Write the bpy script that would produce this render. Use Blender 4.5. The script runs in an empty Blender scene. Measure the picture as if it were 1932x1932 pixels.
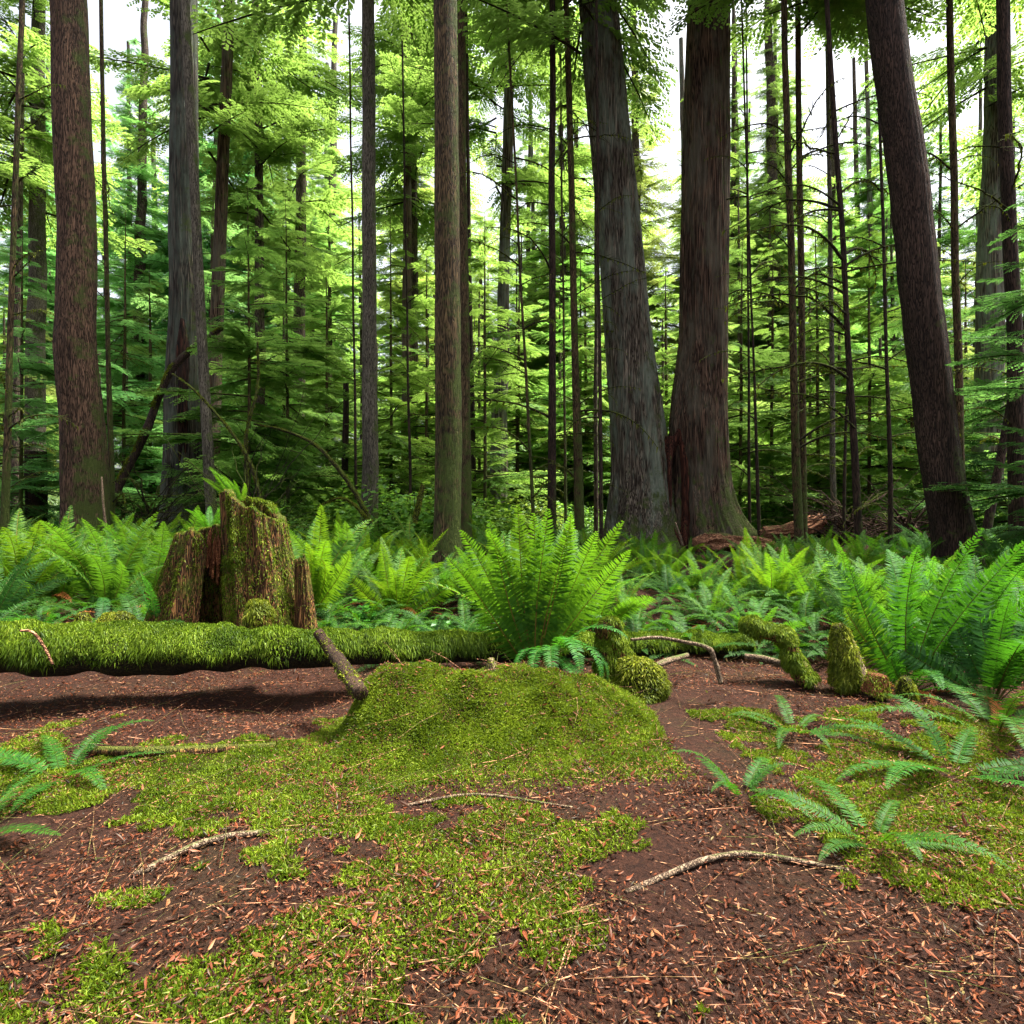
import bpy, bmesh, math, random
import numpy as np
from mathutils import Vector, Matrix, Euler

random.seed(7)
rng = np.random.default_rng(7)
sc = bpy.context.scene
COL = sc.collection
R = math.radians

# ------------------------------------------------------------------ camera
CAMZ = 1.15
FPX = 1132.0                      # focal length in the pixels I measured the photo in (1932 wide)
cam = bpy.data.cameras.new("camera")
cam.sensor_width = 36.0
cam.lens = 36.0 * FPX / 1932.0
cam.clip_start = 0.05
cam.clip_end = 600
camo = bpy.data.objects.new("camera", cam)
camo.location = (0, 0, CAMZ)
camo.rotation_euler = (R(90), 0, 0)
COL.objects.link(camo)
sc.camera = camo

# ------------------------------------------------------------------ light
SUN_EL, SUN_AZ = 69.0, 72.0      # azimuth from +Y (straight ahead) towards +X
w = bpy.data.worlds.new("World")
sc.world = w
w.use_nodes = True
wn = w.node_tree.nodes
sky = wn.new("ShaderNodeTexSky")
sky.sky_type = 'NISHITA'
sky.sun_disc = False
sky.sun_elevation = R(SUN_EL)
sky.sun_rotation = R(SUN_AZ)
sky.air_density = 1.0
sky.dust_density = 6.0
sky.ozone_density = 0.6
bg = wn["Background"]
bg.inputs[1].default_value = 0.10
hs_ = wn.new("ShaderNodeHueSaturation")          # thin bright cloud: the blue of the clear sky mostly washed out
hs_.inputs['Saturation'].default_value = 0.38
w.node_tree.links.new(sky.outputs[0], hs_.inputs['Color'])
w.node_tree.links.new(hs_.outputs[0], bg.inputs[0])
sl = bpy.data.lights.new("sun", 'SUN')
sl.energy = 5.0
sl.angle = R(12)
sl.color = (1.0, 0.95, 0.84)
so = bpy.data.objects.new("sun", sl)
d = Vector((math.sin(R(SUN_AZ)) * math.cos(R(SUN_EL)), math.cos(R(SUN_AZ)) * math.cos(R(SUN_EL)), math.sin(R(SUN_EL))))
so.rotation_euler = d.to_track_quat('Z', 'Y').to_euler()
COL.objects.link(so)
sc.view_settings.view_transform = 'Standard'
sc.view_settings.look = 'None'
sc.view_settings.exposure = 2.1
sc.view_settings.gamma = 1
sc.cycles.max_bounces = 7
sc.cycles.diffuse_bounces = 4
sc.cycles.glossy_bounces = 2
sc.cycles.transmission_bounces = 4
sc.cycles.transparent_max_bounces = 4
sc.cycles.volume_bounces = 0
sc.cycles.use_denoising = True
sc.cycles.sample_clamp_indirect = 6
sc.cycles.use_adaptive_sampling = True
sc.cycles.adaptive_threshold = 0.02


# ------------------------------------------------------------------ helpers
def P(px, py, D):
    return Vector(((px - 966) / FPX * D, D, CAMZ + (966 - py) / FPX * D))


def XP(px, D):
    return (px - 966) / FPX * D


def gz(x, y):
    """height of the forest floor"""
    x = np.asarray(x, float); y = np.asarray(y, float)
    base = 0.02 + 0.30 * np.clip((y - 4) / 10, 0, 1) ** 1.1 + 0.5 * np.clip((y - 14) / 40, 0, 1)
    n = (0.05 * np.sin(x * 1.1 + 0.7 * np.sin(y * 0.8)) + 0.04 * np.sin(y * 1.7 + x * 0.6 + 1.3)
         + 0.025 * np.sin(x * 3.1 + y * 2.3) + 0.02 * np.sin(x * 5.3 - y * 4.1 + 2))
    # long mossy hummock in the foreground (a buried log under moss)
    hx = 0.5 * (np.tanh((x + 0.84) / 0.07) - np.tanh((x - 0.62) / 0.18))
    mound = (0.20 + 0.15 * np.exp(-((x + 0.58) / 0.26) ** 2) + 0.07 * vnoise(np.stack([x * 4.5, y * 4.5, 0 * x + 9], -1)) + 0.025 * vnoise(np.stack([x * 13, y * 13, 0 * x], -1))) * np.exp(-((y - 3.27 - 0.05 * x) / 0.34) ** 2) * hx
    near = 0.06 * np.exp(-((y - 2.0) / 0.8) ** 2) * np.exp(-((x - 0.4) / 1.6) ** 2)
    n = n + 0.045 * vnoise(np.stack([x * 1.9, y * 1.9, 0 * x], -1)) + 0.03 * vnoise(np.stack([x * 5.5, y * 5.5, 0 * x + 3], -1)) * np.clip(3 - y / 3, 0, 1)
    return base + n * np.clip(y / 6, 0.35, 1.4) + mound + near - 0.03


def gzf(x, y):
    return float(gz(x, y))


def vnoise(p):
    p = np.asarray(p, float)
    pi = np.floor(p); f = p - pi
    f = f * f * (3 - 2 * f)
    out = 0
    for dx in (0, 1):
        for dy in (0, 1):
            for dz in (0, 1):
                q = pi + (dx, dy, dz)
                h = np.sin(q @ np.array([12.9898, 78.233, 37.719])) * 43758.5453
                h = h - np.floor(h)
                wgt = (f[..., 0] if dx else 1 - f[..., 0]) * (f[..., 1] if dy else 1 - f[..., 1]) * (f[..., 2] if dz else 1 - f[..., 2])
                out = out + h * wgt
    return out * 2 - 1


def mesh(name, V, faces, mats, smooth=True, midx=None):
    me = bpy.data.meshes.new(name)
    V = np.ascontiguousarray(V, dtype=np.float32)
    faces = [np.asarray(f, dtype=np.int32) for f in faces if len(f)]
    me.vertices.add(len(V)); me.vertices.foreach_set("co", V.ravel())
    nl = sum(f.size for f in faces); npoly = sum(len(f) for f in faces)
    me.loops.add(nl); me.polygons.add(npoly)
    me.loops.foreach_set("vertex_index", np.concatenate([f.ravel() for f in faces]))
    tot = np.concatenate([np.full(len(f), f.shape[1], dtype=np.int32) for f in faces])
    st = np.concatenate([[0], np.cumsum(tot)[:-1]]).astype(np.int32)
    me.polygons.foreach_set("loop_start", st)
    me.polygons.foreach_set("loop_total", tot)
    me.polygons.foreach_set("use_smooth", np.full(npoly, smooth))
    if midx is not None:
        me.polygons.foreach_set("material_index", np.asarray(midx, dtype=np.int32))
    for m in (mats if isinstance(mats, (list, tuple)) else [mats]):
        me.materials.append(m)
    me.update(calc_edges=True)
    return me


def link(name, data, parent=None, loc=None):
    o = bpy.data.objects.new(name, data)
    COL.objects.link(o)
    if parent is not None: o.parent = parent
    if loc is not None: o.location = loc
    return o


def tag(o, label, cat, group=None, kind=None):
    if label: o["label"] = label
    if cat: o["category"] = cat
    if group: o["group"] = group
    if kind: o["kind"] = kind
    return o


def join(parts):
    """parts: list of (V, [faces]) -> one (V, [faces])"""
    Vs, Fs, off = [], {}, 0
    for V, F in parts:
        Vs.append(V)
        for f in F:
            if len(f): Fs.setdefault(f.shape[1], []).append(np.asarray(f) + off)
        off += len(V)
    return np.concatenate(Vs), [np.concatenate(v) for v in Fs.values()]


def curve(ctrl, n):
    c = np.array([tuple(p) for p in ctrl], float)
    if len(c) == 2:
        t = np.linspace(0, 1, n)[:, None]
        return c[0] * (1 - t) + c[1] * t
    c = np.vstack([2 * c[0] - c[1], c, 2 * c[-1] - c[-2]])
    m = len(c) - 3
    t = np.linspace(0, m - 1e-6, n); i = t.astype(int); f = (t - i)[:, None]
    p0, p1, p2, p3 = c[i], c[i + 1], c[i + 2], c[i + 3]
    return 0.5 * ((2 * p1) + (-p0 + p2) * f + (2 * p0 - 5 * p1 + 4 * p2 - p3) * f ** 2 + (-p0 + 3 * p1 - 3 * p2 + p3) * f ** 3)


def tube(pts, rad, n=10, cap=False, lump=0.0, lsc=4.0, ridge=0.0, rn=14, seed=0.0, capz=0.0):
    pts = np.asarray(pts, float); m = len(pts)
    rad = np.broadcast_to(np.asarray(rad, float), (m,))
    t = np.gradient(pts, axis=0); t /= np.linalg.norm(t, axis=1)[:, None] + 1e-9
    mean = pts[-1] - pts[0]
    ref = np.eye(3)[int(np.argmin(np.abs(mean)))]
    u = np.cross(t, ref); u /= np.linalg.norm(u, axis=1)[:, None] + 1e-9
    v = np.cross(t, u)
    a = np.linspace(0, 2 * np.pi, n, endpoint=False)
    ring = np.cos(a)[None, :, None] * u[:, None] + np.sin(a)[None, :, None] * v[:, None]
    rr = np.repeat(rad[:, None], n, 1)
    if lump:
        rr = rr * (1 + lump * vnoise((pts[:, None] + ring * rad[:, None, None]) * lsc + seed))
    if ridge:
        q = np.stack([np.cos(a)[None] * rn / 3 + np.zeros((m, 1)), np.sin(a)[None] * rn / 3 + np.zeros((m, 1)),
                      np.arange(m)[:, None] * 0.10 + np.zeros((1, n))], -1)
        rr = rr * (1 + ridge * vnoise(q + seed))
    V = pts[:, None] + ring * rr[..., None]
    V = V.reshape(-1, 3)
    i, j = np.meshgrid(np.arange(m - 1), np.arange(n), indexing='ij')
    j2 = (j + 1) % n
    Q = np.stack([i * n + j, i * n + j2, (i + 1) * n + j2, (i + 1) * n + j], -1).reshape(-1, 4)
    F = [Q]
    if cap:
        k = len(V)
        V = np.vstack([V, pts[0] - t[0] * capz, pts[-1] + t[-1] * capz])
        jj = np.arange(n); j2 = (jj + 1) % n
        F.append(np.vstack([np.stack([j2, jj, np.full(n, k)], -1),
                            np.stack([(m - 1) * n + jj, (m - 1) * n + j2, np.full(n, k + 1)], -1)]))
    return V, F


def norm(a):
    return a / (np.linalg.norm(a, axis=-1, keepdims=True) + 1e-9)


def rots(yaw, pitch, roll):
    """arrays -> rotation matrices Rz(yaw) Ry(pitch) Rx(roll)"""
    cy, sy, cp, sp, cr, sr = np.cos(yaw), np.sin(yaw), np.cos(pitch), np.sin(pitch), np.cos(roll), np.sin(roll)
    M = np.empty(yaw.shape + (3, 3))
    M[..., 0, 0] = cy * cp; M[..., 0, 1] = cy * sp * sr - sy * cr; M[..., 0, 2] = cy * sp * cr + sy * sr
    M[..., 1, 0] = sy * cp; M[..., 1, 1] = sy * sp * sr + cy * cr; M[..., 1, 2] = sy * sp * cr - cy * sr
    M[..., 2, 0] = -sp; M[..., 2, 1] = cp * sr; M[..., 2, 2] = cp * cr
    return M


def inst(V, F, M, T, S):
    """many copies of (V,F): rotation M (k,3,3), translation T (k,3), scale S (k,) or (k,3)"""
    S = np.asarray(S, float)
    if S.ndim == 1: S = S[:, None]
    W = np.einsum('kij,knj->kni', M, V[None] * S[:, None, :]) + T[:, None]
    k, n = len(T), len(V)
    off = np.arange(k) * n
    return W.reshape(-1, 3), [(f[None] + off[:, None, None]).reshape(-1, f.shape[1]) for f in F]


# ------------------------------------------------------------------ materials
def newmat(name):
    m = bpy.data.materials.new(name)
    m.use_nodes = True
    nt = m.node_tree
    for n in list(nt.nodes): nt.nodes.remove(n)
    out = nt.nodes.new("ShaderNodeOutputMaterial")
    return m, nt, out


def ramp(nt, fac, stops):
    r = nt.nodes.new("ShaderNodeValToRGB")
    el = r.color_ramp.elements
    while len(el) < len(stops): el.new(0.5)
    for e, (p, c) in zip(el, stops):
        e.position = p; e.color = (*c, 1) if len(c) == 3 else c
    nt.links.new(fac, r.inputs[0])
    return r.outputs[0]


def noise(nt, vec, scale, detail=4, rough=0.55, dist=0.0):
    n = nt.nodes.new("ShaderNodeTexNoise")
    n.inputs['Scale'].default_value = scale; n.inputs['Detail'].default_value = detail
    n.inputs['Roughness'].default_value = rough; n.inputs['Distortion'].default_value = dist
    if vec is not None: nt.links.new(vec, n.inputs['Vector'])
    return n.outputs['Fac']


def mapping(nt, scale, coord='Object'):
    tc = nt.nodes.new("ShaderNodeTexCoord")
    mp = nt.nodes.new("ShaderNodeMapping")
    mp.inputs['Scale'].default_value = scale
    nt.links.new(tc.outputs[coord], mp.inputs[0])
    return mp.outputs[0]


def mix(nt, fac, a, b, mode='MIX'):
    n = nt.nodes.new("ShaderNodeMix"); n.data_type = 'RGBA'; n.blend_type = mode
    for sock, v in ((n.inputs[0], fac), (n.inputs[6], a), (n.inputs[7], b)):
        if isinstance(v, (int, float)): sock.default_value = v
        elif isinstance(v, tuple): sock.default_value = (*v, 1)
        else: nt.links.new(v, sock)
    return n.outputs[2]


def math_(nt, op, a, b=None):
    n = nt.nodes.new("ShaderNodeMath"); n.operation = op
    for s, v in ((n.inputs[0], a), (n.inputs[1], b)):
        if v is None: continue
        if isinstance(v, (int, float)): s.default_value = v
        else: nt.links.new(v, s)
    return n.outputs[0]


def leafmat(name, stops, trans, tw=0.45, gloss=0.12, rough=0.45, objcol=True, clump=None):
    m, nt, out = newmat(name)
    geo = nt.nodes.new("ShaderNodeNewGeometry")
    col = ramp(nt, geo.outputs['Random Per Island'], stops)
    if clump:
        n1 = noise(nt, mapping(nt, (1, 1, 1)), clump[0], 2)
        col = mix(nt, ramp(nt, n1, [(0.38, (0, 0, 0)), (0.62, (1, 1, 1))]), col, clump[1], 'MULTIPLY')
    tcol = mix(nt, 0.5, col, trans)
    if objcol:
        oi = nt.nodes.new("ShaderNodeObjectInfo")
        col = mix(nt, 1.0, col, oi.outputs['Color'], 'MULTIPLY')
        tcol = mix(nt, 1.0, tcol, oi.outputs['Color'], 'MULTIPLY')
    df = nt.nodes.new("ShaderNodeBsdfDiffuse"); tr = nt.nodes.new("ShaderNodeBsdfTranslucent")
    gl = nt.nodes.new("ShaderNodeBsdfGlossy"); gl.inputs['Roughness'].default_value = rough
    gl.inputs['Color'].default_value = (0.55, 0.62, 0.55, 1)
    nt.links.new(col, df.inputs[0]); nt.links.new(tcol, tr.inputs[0])
    m1 = nt.nodes.new("ShaderNodeMixShader"); m1.inputs[0].default_value = tw
    nt.links.new(df.outputs[0], m1.inputs[1]); nt.links.new(tr.outputs[0], m1.inputs[2])
    m2 = nt.nodes.new("ShaderNodeMixShader"); m2.inputs[0].default_value = gloss
    nt.links.new(m1.outputs[0], m2.inputs[1]); nt.links.new(gl.outputs[0], m2.inputs[2])
    nt.links.new(m2.outputs[0], out.inputs[0])
    return m


def bark(name, dark, light, moss=0.3, sxy=16.0, sz=2.2, bump=0.9, mosscol=(0.06, 0.085, 0.015), patch=None, mossh=0.0, dist=0.03, plates=True, sx=1.0):
    m, nt, out = newmat(name)
    b = nt.nodes.new("ShaderNodeBsdfPrincipled")
    b.inputs['Roughness'].default_value = 0.9
    b.inputs['Specular IOR Level'].default_value = 0.2
    v = mapping(nt, (sx, 1, sz / sxy))
    n1 = noise(nt, v, sxy, 6, 0.65, 0.4)
    vo = nt.nodes.new("ShaderNodeTexVoronoi"); vo.feature = 'DISTANCE_TO_EDGE'
    vo.inputs['Scale'].default_value = sxy * (1.5 if plates else 2.2)
    # wobble the coordinates so the cracks are not straight
    add = nt.nodes.new("ShaderNodeMix"); add.data_type = 'VECTOR'; add.inputs[0].default_value = 0.09
    nn = nt.nodes.new("ShaderNodeTexNoise"); nn.inputs['Scale'].default_value = sxy * 0.8
    nt.links.new(v, nn.inputs['Vector'])
    nt.links.new(v, add.inputs[4]); nt.links.new(nn.outputs['Color'], add.inputs[5])
    nt.links.new(add.outputs[1], vo.inputs['Vector'])
    crack = ramp(nt, vo.outputs['Distance'], [(0.0, (0, 0, 0)), (0.20 if plates else 0.26, (1, 1, 1))])
    h = math_(nt, 'MULTIPLY', math_(nt, 'ADD', n1, 0.25), math_(nt, 'ADD', math_(nt, 'MULTIPLY', crack, 0.75), 0.25))
    col = ramp(nt, h, [(0.12, tuple(c * 0.35 for c in dark)), (0.38, dark), (0.75, light)])
    big = noise(nt, mapping(nt, (1, 1, 0.35)), 1.9, 5, 0.7)
    col = mix(nt, 1.0, col, ramp(nt, big, [(0.3, (0.5, 0.48, 0.45)), (0.7, (1.25, 1.2, 1.15))]), 'MULTIPLY')
    if patch:
        pn = noise(nt, mapping(nt, (1, 1, 0.25)), 2.6, 4, 0.7)
        col = mix(nt, ramp(nt, pn, [(0.44, (0, 0, 0)), (0.62, (0.75, 0.75, 0.75))]), col, patch)
    if moss > 0:
        g = nt.nodes.new("ShaderNodeTexCoord")
        sp = nt.nodes.new("ShaderNodeSeparateXYZ"); nt.links.new(g.outputs['Object'], sp.inputs[0])
        mn = noise(nt, g.outputs['Object'], 3.2, 7, 0.72)
        geo = nt.nodes.new("ShaderNodeNewGeometry")
        sn = nt.nodes.new("ShaderNodeSeparateXYZ"); nt.links.new(geo.outputs['Normal'], sn.inputs[0])
        k = math_(nt, 'ADD', math_(nt, 'MULTIPLY', sn.outputs[0], 0.10), mn)
        k = math_(nt, 'ADD', k, math_(nt, 'MULTIPLY', sn.outputs[2], 0.25))
        if mossh > 0:
            low = math_(nt, 'MAXIMUM', 0.0, math_(nt, 'SUBTRACT', 1.0, math_(nt, 'DIVIDE', sp.outputs[2], mossh)))
            k = math_(nt, 'ADD', k, math_(nt, 'MULTIPLY', low, 0.16))
        th = 0.72 - 0.34 * moss
        f = ramp(nt, k, [(th - 0.02, (0, 0, 0)), (th + 0.12, (0.92, 0.92, 0.92))])
        fine = noise(nt, g.outputs['Object'], 60, 3)
        mc = mix(nt, fine, tuple(c * 0.45 for c in mosscol), tuple(c * 1.5 for c in mosscol))
        col = mix(nt, f, col, mc)
    nt.links.new(col, b.inputs['Base Color'])
    bp = nt.nodes.new("ShaderNodeBump"); bp.inputs['Strength'].default_value = bump
    bp.inputs['Distance'].default_value = dist
    nt.links.new(h, bp.inputs['Height']); nt.links.new(bp.outputs[0], b.inputs['Normal'])
    nt.links.new(b.outputs[0], out.inputs[0])
    return m


M_FERN = leafmat("fern_leaf", [(0, (0.022, 0.080, 0.010)), (0.5, (0.045, 0.125, 0.012)), (1, (0.08, 0.18, 0.016))], (0.17, 0.36, 0.010), 0.42, 0.02, 0.6)
M_RACHIS = leafmat("fern_rachis", [(0, (0.12, 0.07, 0.02)), (1, (0.18, 0.10, 0.025))], (0.15, 0.1, 0.03), 0.1, 0.03)
M_DEADFERN = leafmat("dead_fern", [(0, (0.12, 0.035, 0.01)), (1, (0.30, 0.11, 0.03))], (0.4, 0.15, 0.04), 0.3, 0.02, objcol=False)
M_NEEDLE = leafmat("hemlock_foliage", [(0, (0.05, 0.12, 0.022)), (0.5, (0.10, 0.20, 0.035)), (1, (0.17, 0.28, 0.05))], (0.44, 0.66, 0.13), 0.54, 0.03, 0.5, clump=(0.8, (0.62, 0.72, 0.66)))
M_BUSH = leafmat("shrub_leaf", [(0, (0.04, 0.11, 0.015)), (0.6, (0.08, 0.18, 0.025)), (1, (0.14, 0.25, 0.035))], (0.26, 0.42, 0.05), 0.5, 0.04, 0.45)
M_MOSS = leafmat("moss_strand", [(0, (0.045, 0.06, 0.006)), (0.5, (0.12, 0.15, 0.010)), (0.85, (0.22, 0.25, 0.02)), (1, (0.32, 0.30, 0.05))], (0.32, 0.36, 0.02), 0.32, 0.01, objcol=True, clump=(4.5, (0.45, 0.52, 0.5)))
M_LITTER = leafmat("litter_leaf", [(0, (0.010, 0.004, 0.002)), (0.5, (0.055, 0.015, 0.007)), (0.84, (0.14, 0.038, 0.016)), (0.95, (0.22, 0.09, 0.04)), (1, (0.10, 0.09, 0.03))], (0.3, 0.12, 0.05), 0.12, 0.02, objcol=False)
B_FIR = bark("fir_bark", (0.032, 0.018, 0.011), (0.17, 0.10, 0.065), moss=0.35, mossh=3.0, sxy=34, sz=2.4, dist=0.03)
B_FIRDARK = bark("dark_fir_bark", (0.020, 0.012, 0.009), (0.075, 0.045, 0.034), moss=0.24, mossh=2.5, sxy=34, sz=2.4, dist=0.03)
B_FIRMOSS = bark("mossy_fir_bark", (0.032, 0.021, 0.011), (0.15, 0.10, 0.05), moss=0.52, mossh=4.0, sxy=34, sz=2.8, dist=0.03)
B_CEDAR = bark("cedar_bark", (0.045, 0.032, 0.024), (0.25, 0.205, 0.16), moss=0.25, sxy=20, sz=0.4, patch=(0.20, 0.23, 0.175), mossh=2.2, dist=0.05, plates=False)
B_CEDARRED = bark("red_cedar_bark", (0.036, 0.019, 0.013), (0.21, 0.125, 0.085), moss=0.32, sxy=20, sz=0.4, mossh=2.5, dist=0.05, plates=False, patch=(0.14, 0.12, 0.085))
B_WOOD = bark("red_heartwood", (0.032, 0.010, 0.007), (0.15, 0.05, 0.03), moss=0.15, sxy=18, sz=0.8, dist=0.03, plates=False)
B_GREY = bark("grey_bark", (0.06, 0.052, 0.04), (0.19, 0.17, 0.135), moss=0.32, mossh=2.5, sxy=36, sz=3, dist=0.02)
B_FAR = bark("distant_bark", (0.05, 0.037, 0.028), (0.16, 0.12, 0.09), moss=0.3, sxy=16, sz=1.6, dist=0.03, plates=False)
B_LIMB = bark("limb_bark", (0.012, 0.009, 0.005), (0.045, 0.034, 0.018), moss=0.45, sxy=30, sz=30, mosscol=(0.10, 0.13, 0.02), dist=0.01)
B_STUMP = bark("rotten_wood", (0.045, 0.018, 0.007), (0.34, 0.165, 0.06), moss=0.40, sxy=34, sz=1.8, mosscol=(0.09, 0.11, 0.012), dist=0.03, plates=False)
B_FALLEN = bark("fallen_wood", (0.14, 0.05, 0.026), (0.58, 0.30, 0.17), moss=0.05, sxy=30, sz=30, dist=0.03, plates=False, sx=0.08)
B_DEADSTICK = bark("dead_stick_bark", (0.07, 0.045, 0.03), (0.26, 0.19, 0.13), moss=0.05, sxy=40, sz=20, dist=0.006)
B_MOSSBASE = bark("moss_base", (0.010, 0.008, 0.003), (0.03, 0.025, 0.008), moss=0.35, sxy=30, sz=30, mosscol=(0.03, 0.036, 0.006), dist=0.02)  # near black: the shade on the log's underside is put into this colour
B_CUT = bark("fresh_broken_wood", (0.14, 0.04, 0.015), (0.42, 0.17, 0.07), moss=0.0, sxy=50, sz=8, dist=0.01, plates=False)


B_SCAR = bark("charred_red_wood", (0.012, 0.006, 0.004), (0.075, 0.030, 0.020), moss=0.15, sxy=18, sz=0.8, dist=0.03, plates=False)

B_STICK = bark("bare_dark_wood", (0.025, 0.014, 0.009), (0.11, 0.065, 0.04), moss=0, sxy=60, sz=10, dist=0.008, plates=False)

B_CEDARDARK = bark("dark_cedar_bark", (0.028, 0.022, 0.017), (0.14, 0.12, 0.095), moss=0.3, sxy=20, sz=0.4, patch=(0.10, 0.125, 0.095), mossh=2.2, dist=0.05, plates=False)

def groundmat():
    m, nt, out = newmat("forest_floor")
    b = nt.nodes.new("ShaderNodeBsdfPrincipled"); b.inputs['Roughness'].default_value = 0.95
    b.inputs['Specular IOR Level'].default_value = 0.15
    v = mapping(nt, (1, 1, 1))
    n1 = noise(nt, v, 46, 9, 0.8, 0.6)
    n2 = noise(nt, v, 1.3, 5, 0.65)
    c1 = ramp(nt, n1, [(0.3, (0.006, 0.003, 0.002)), (0.5, (0.030, 0.011, 0.006)), (0.72, (0.085, 0.032, 0.017))])
    c2 = ramp(nt, n1, [(0.3, (0.010, 0.010, 0.004)), (0.7, (0.045, 0.045, 0.014))])
    f = ramp(nt, n2, [(0.5, (0, 0, 0)), (0.7, (0.45, 0.45, 0.45))])
    nt.links.new(mix(nt, f, c1, c2), b.inputs['Base Color'])
    bp = nt.nodes.new("ShaderNodeBump"); bp.inputs['Strength'].default_value = 0.9; bp.inputs['Distance'].default_value = 0.04
    nt.links.new(n1, bp.inputs['Height']); nt.links.new(bp.outputs[0], b.inputs['Normal'])
    nt.links.new(b.outputs[0], out.inputs[0])
    return m


M_GROUND = groundmat()

# ------------------------------------------------------------------ ground
gy = np.concatenate([np.linspace(-6, 1, 12), np.linspace(1.1, 8, 150), np.linspace(8.1, 30, 110), np.linspace(31, 105, 30)])
gx = np.concatenate([np.linspace(-110, -22, 20), np.linspace(-21, -5, 60), np.linspace(-4.9, 4.9, 190), np.linspace(5, 21, 60), np.linspace(22, 110, 20)])
GX, GY = np.meshgrid(gx, gy)
Vg = np.stack([GX, GY, gz(GX, GY)], -1).reshape(-1, 3)
ny_, nx_ = GX.shape
ii, jj = np.meshgrid(np.arange(ny_ - 1), np.arange(nx_ - 1), indexing='ij')
Qg = np.stack([ii * nx_ + jj, ii * nx_ + jj + 1, (ii + 1) * nx_ + jj + 1, (ii + 1) * nx_ + jj], -1).reshape(-1, 4)
ground = link("ground", mesh("ground", Vg, [Qg], M_GROUND))
tag(ground, "forest floor of dark soil and reddish needle litter", "ground", kind="structure")


# ------------------------------------------------------------------ foliage templates
def branch_template(seed, n_tw=26, droop=0.22):
    """flat feathery conifer bough, length 1 along +X"""
    r = np.random.default_rng(seed)
    V, F = [], []
    cnt = 0
    for k in range(n_tw):
        t = 0.10 + 0.88 * k / n_tw
        for s in (-1, 1):
            if r.random() < 0.10: continue
            L = (0.40 * (1 - t) ** 0.75 + 0.07) * (0.55 + 0.6 * r.random()) * min(1, t * 4)
            ang = s * (math.radians(58) + r.normal() * 0.14 - 0.3 * t)
            nb = max(4, int(L * 44))
            u = (np.arange(nb) + 0.6) / nb
            dx, dy = math.cos(ang), math.sin(ang)
            zc = r.normal() * 0.012
            for side in (-1, 1):
                bl = (0.062 * (1 - u * 0.65)) * (0.7 + 0.6 * r.random(nb))
                a2 = ang + side * (0.85 + 0.2 * r.normal(size=nb))
                bx = t + dx * u * L; by = dy * u * L
                bz = zc - droop * (t ** 2) * 0.5 - 0.35 * (u * L) ** 2 * 2.2 + 0.02 * np.sin(8 * t + seed)
                ex = bx + np.cos(a2) * bl; ey = by + np.sin(a2) * bl
                ez = bz - bl * (0.12 + 0.35 * r.random(nb))
                px_, py_ = -np.sin(a2), np.cos(a2)
                wd = 0.0085 + 0.004 * r.random(nb)
                mx, my, mz = bx * .5 + ex * .5, by * .5 + ey * .5, bz * .5 + ez * .5
                q = np.stack([np.stack([bx, by, bz], -1), np.stack([mx + px_ * wd, my + py_ * wd, mz], -1),
                              np.stack([ex, ey, ez], -1), np.stack([mx - px_ * wd, my - py_ * wd, mz], -1)], 1)
                V.append(q.reshape(-1, 3))
                F.append((np.arange(nb * 4).reshape(-1, 4) + cnt)); cnt += nb * 4
    return np.concatenate(V), np.concatenate(F)


BT = [branch_template(s, dr) if False else branch_template(s, 24, dr) for s, dr in ((1, .2), (2, .35), (3, .1), (4, .45))]


def stem_of_branch(L, droop, n=7):
    x = np.linspace(0, 1, n)
    return np.stack([x * L, 0 * x, -droop * x ** 2 * 0.5 * L], -1)


def make_crown(seed, h0, h1, spread, nb, taper=1.0, up=0.15, lsd=0.25):
    """boughs around a vertical axis between heights h0 and h1"""
    r = np.random.default_rng(seed)
    parts_leaf, parts_wood = [], []
    for b, (V, F) in enumerate(BT):
        k = nb // len(BT)
        h = h0 + (h1 - h0) * r.random(k) ** 1.1
        rel = (h - h0) / (h1 - h0)
        L = spread * (1 - rel * 0.85) ** taper * (1 + lsd * r.normal(size=k)).clip(0.35, 1.6)
        yaw = r.random(k) * 2 * np.pi
        pitch = -up * (0.3 + rel) + r.normal(size=k) * 0.14
        roll = r.normal(size=k) * 0.22
        M = rots(yaw, pitch, roll)
        T = np.stack([0 * h, 0 * h, h], -1)
        parts_leaf.append(inst(V, [F], M, T, L))
        dr = (.2, .35, .1, .45)[b]
        for i in range(k):
            tv, tf = tube(stem_of_branch(1.0, dr), np.linspace(0.012, 0.003, 7), 4)
            W, G = inst(tv, tf, M[i:i + 1], T[i:i + 1], L[i:i + 1])
            parts_wood.append((W, G))
    VL, FL = join(parts_leaf); VW, FW = join(parts_wood)
    nl, nw = sum(map(len, FL)), sum(map(len, FW))
    V = np.concatenate([VL, VW])
    F = FL + [f + len(VL) for f in FW]
    mi = np.concatenate([np.zeros(nl), np.ones(nw)])
    return mesh("crown", V, F, [M_NEEDLE, B_LIMB], smooth=False, midx=mi)


CROWN_LOW = [make_crown(10 + i, 0.8, 9.5, 2.4, 84, up=0.0) for i in range(4)]          # understorey hemlock, ~9.5 m
CROWN_TALL = [make_crown(30 + i, 8.0, 36.0, 4.2, 200, up=-0.05) for i in range(3)]      # tall conifer, bare below
CROWN_HIGH = [make_crown(70 + i, 11.5, 27.0, 3.4, 44, up=-0.05, taper=.6) for i in range(3)]
CROWN_MID = [make_crown(50 + i, 3.0, 18.0, 3.2, 130, up=0.0) for i in range(3)]


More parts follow.
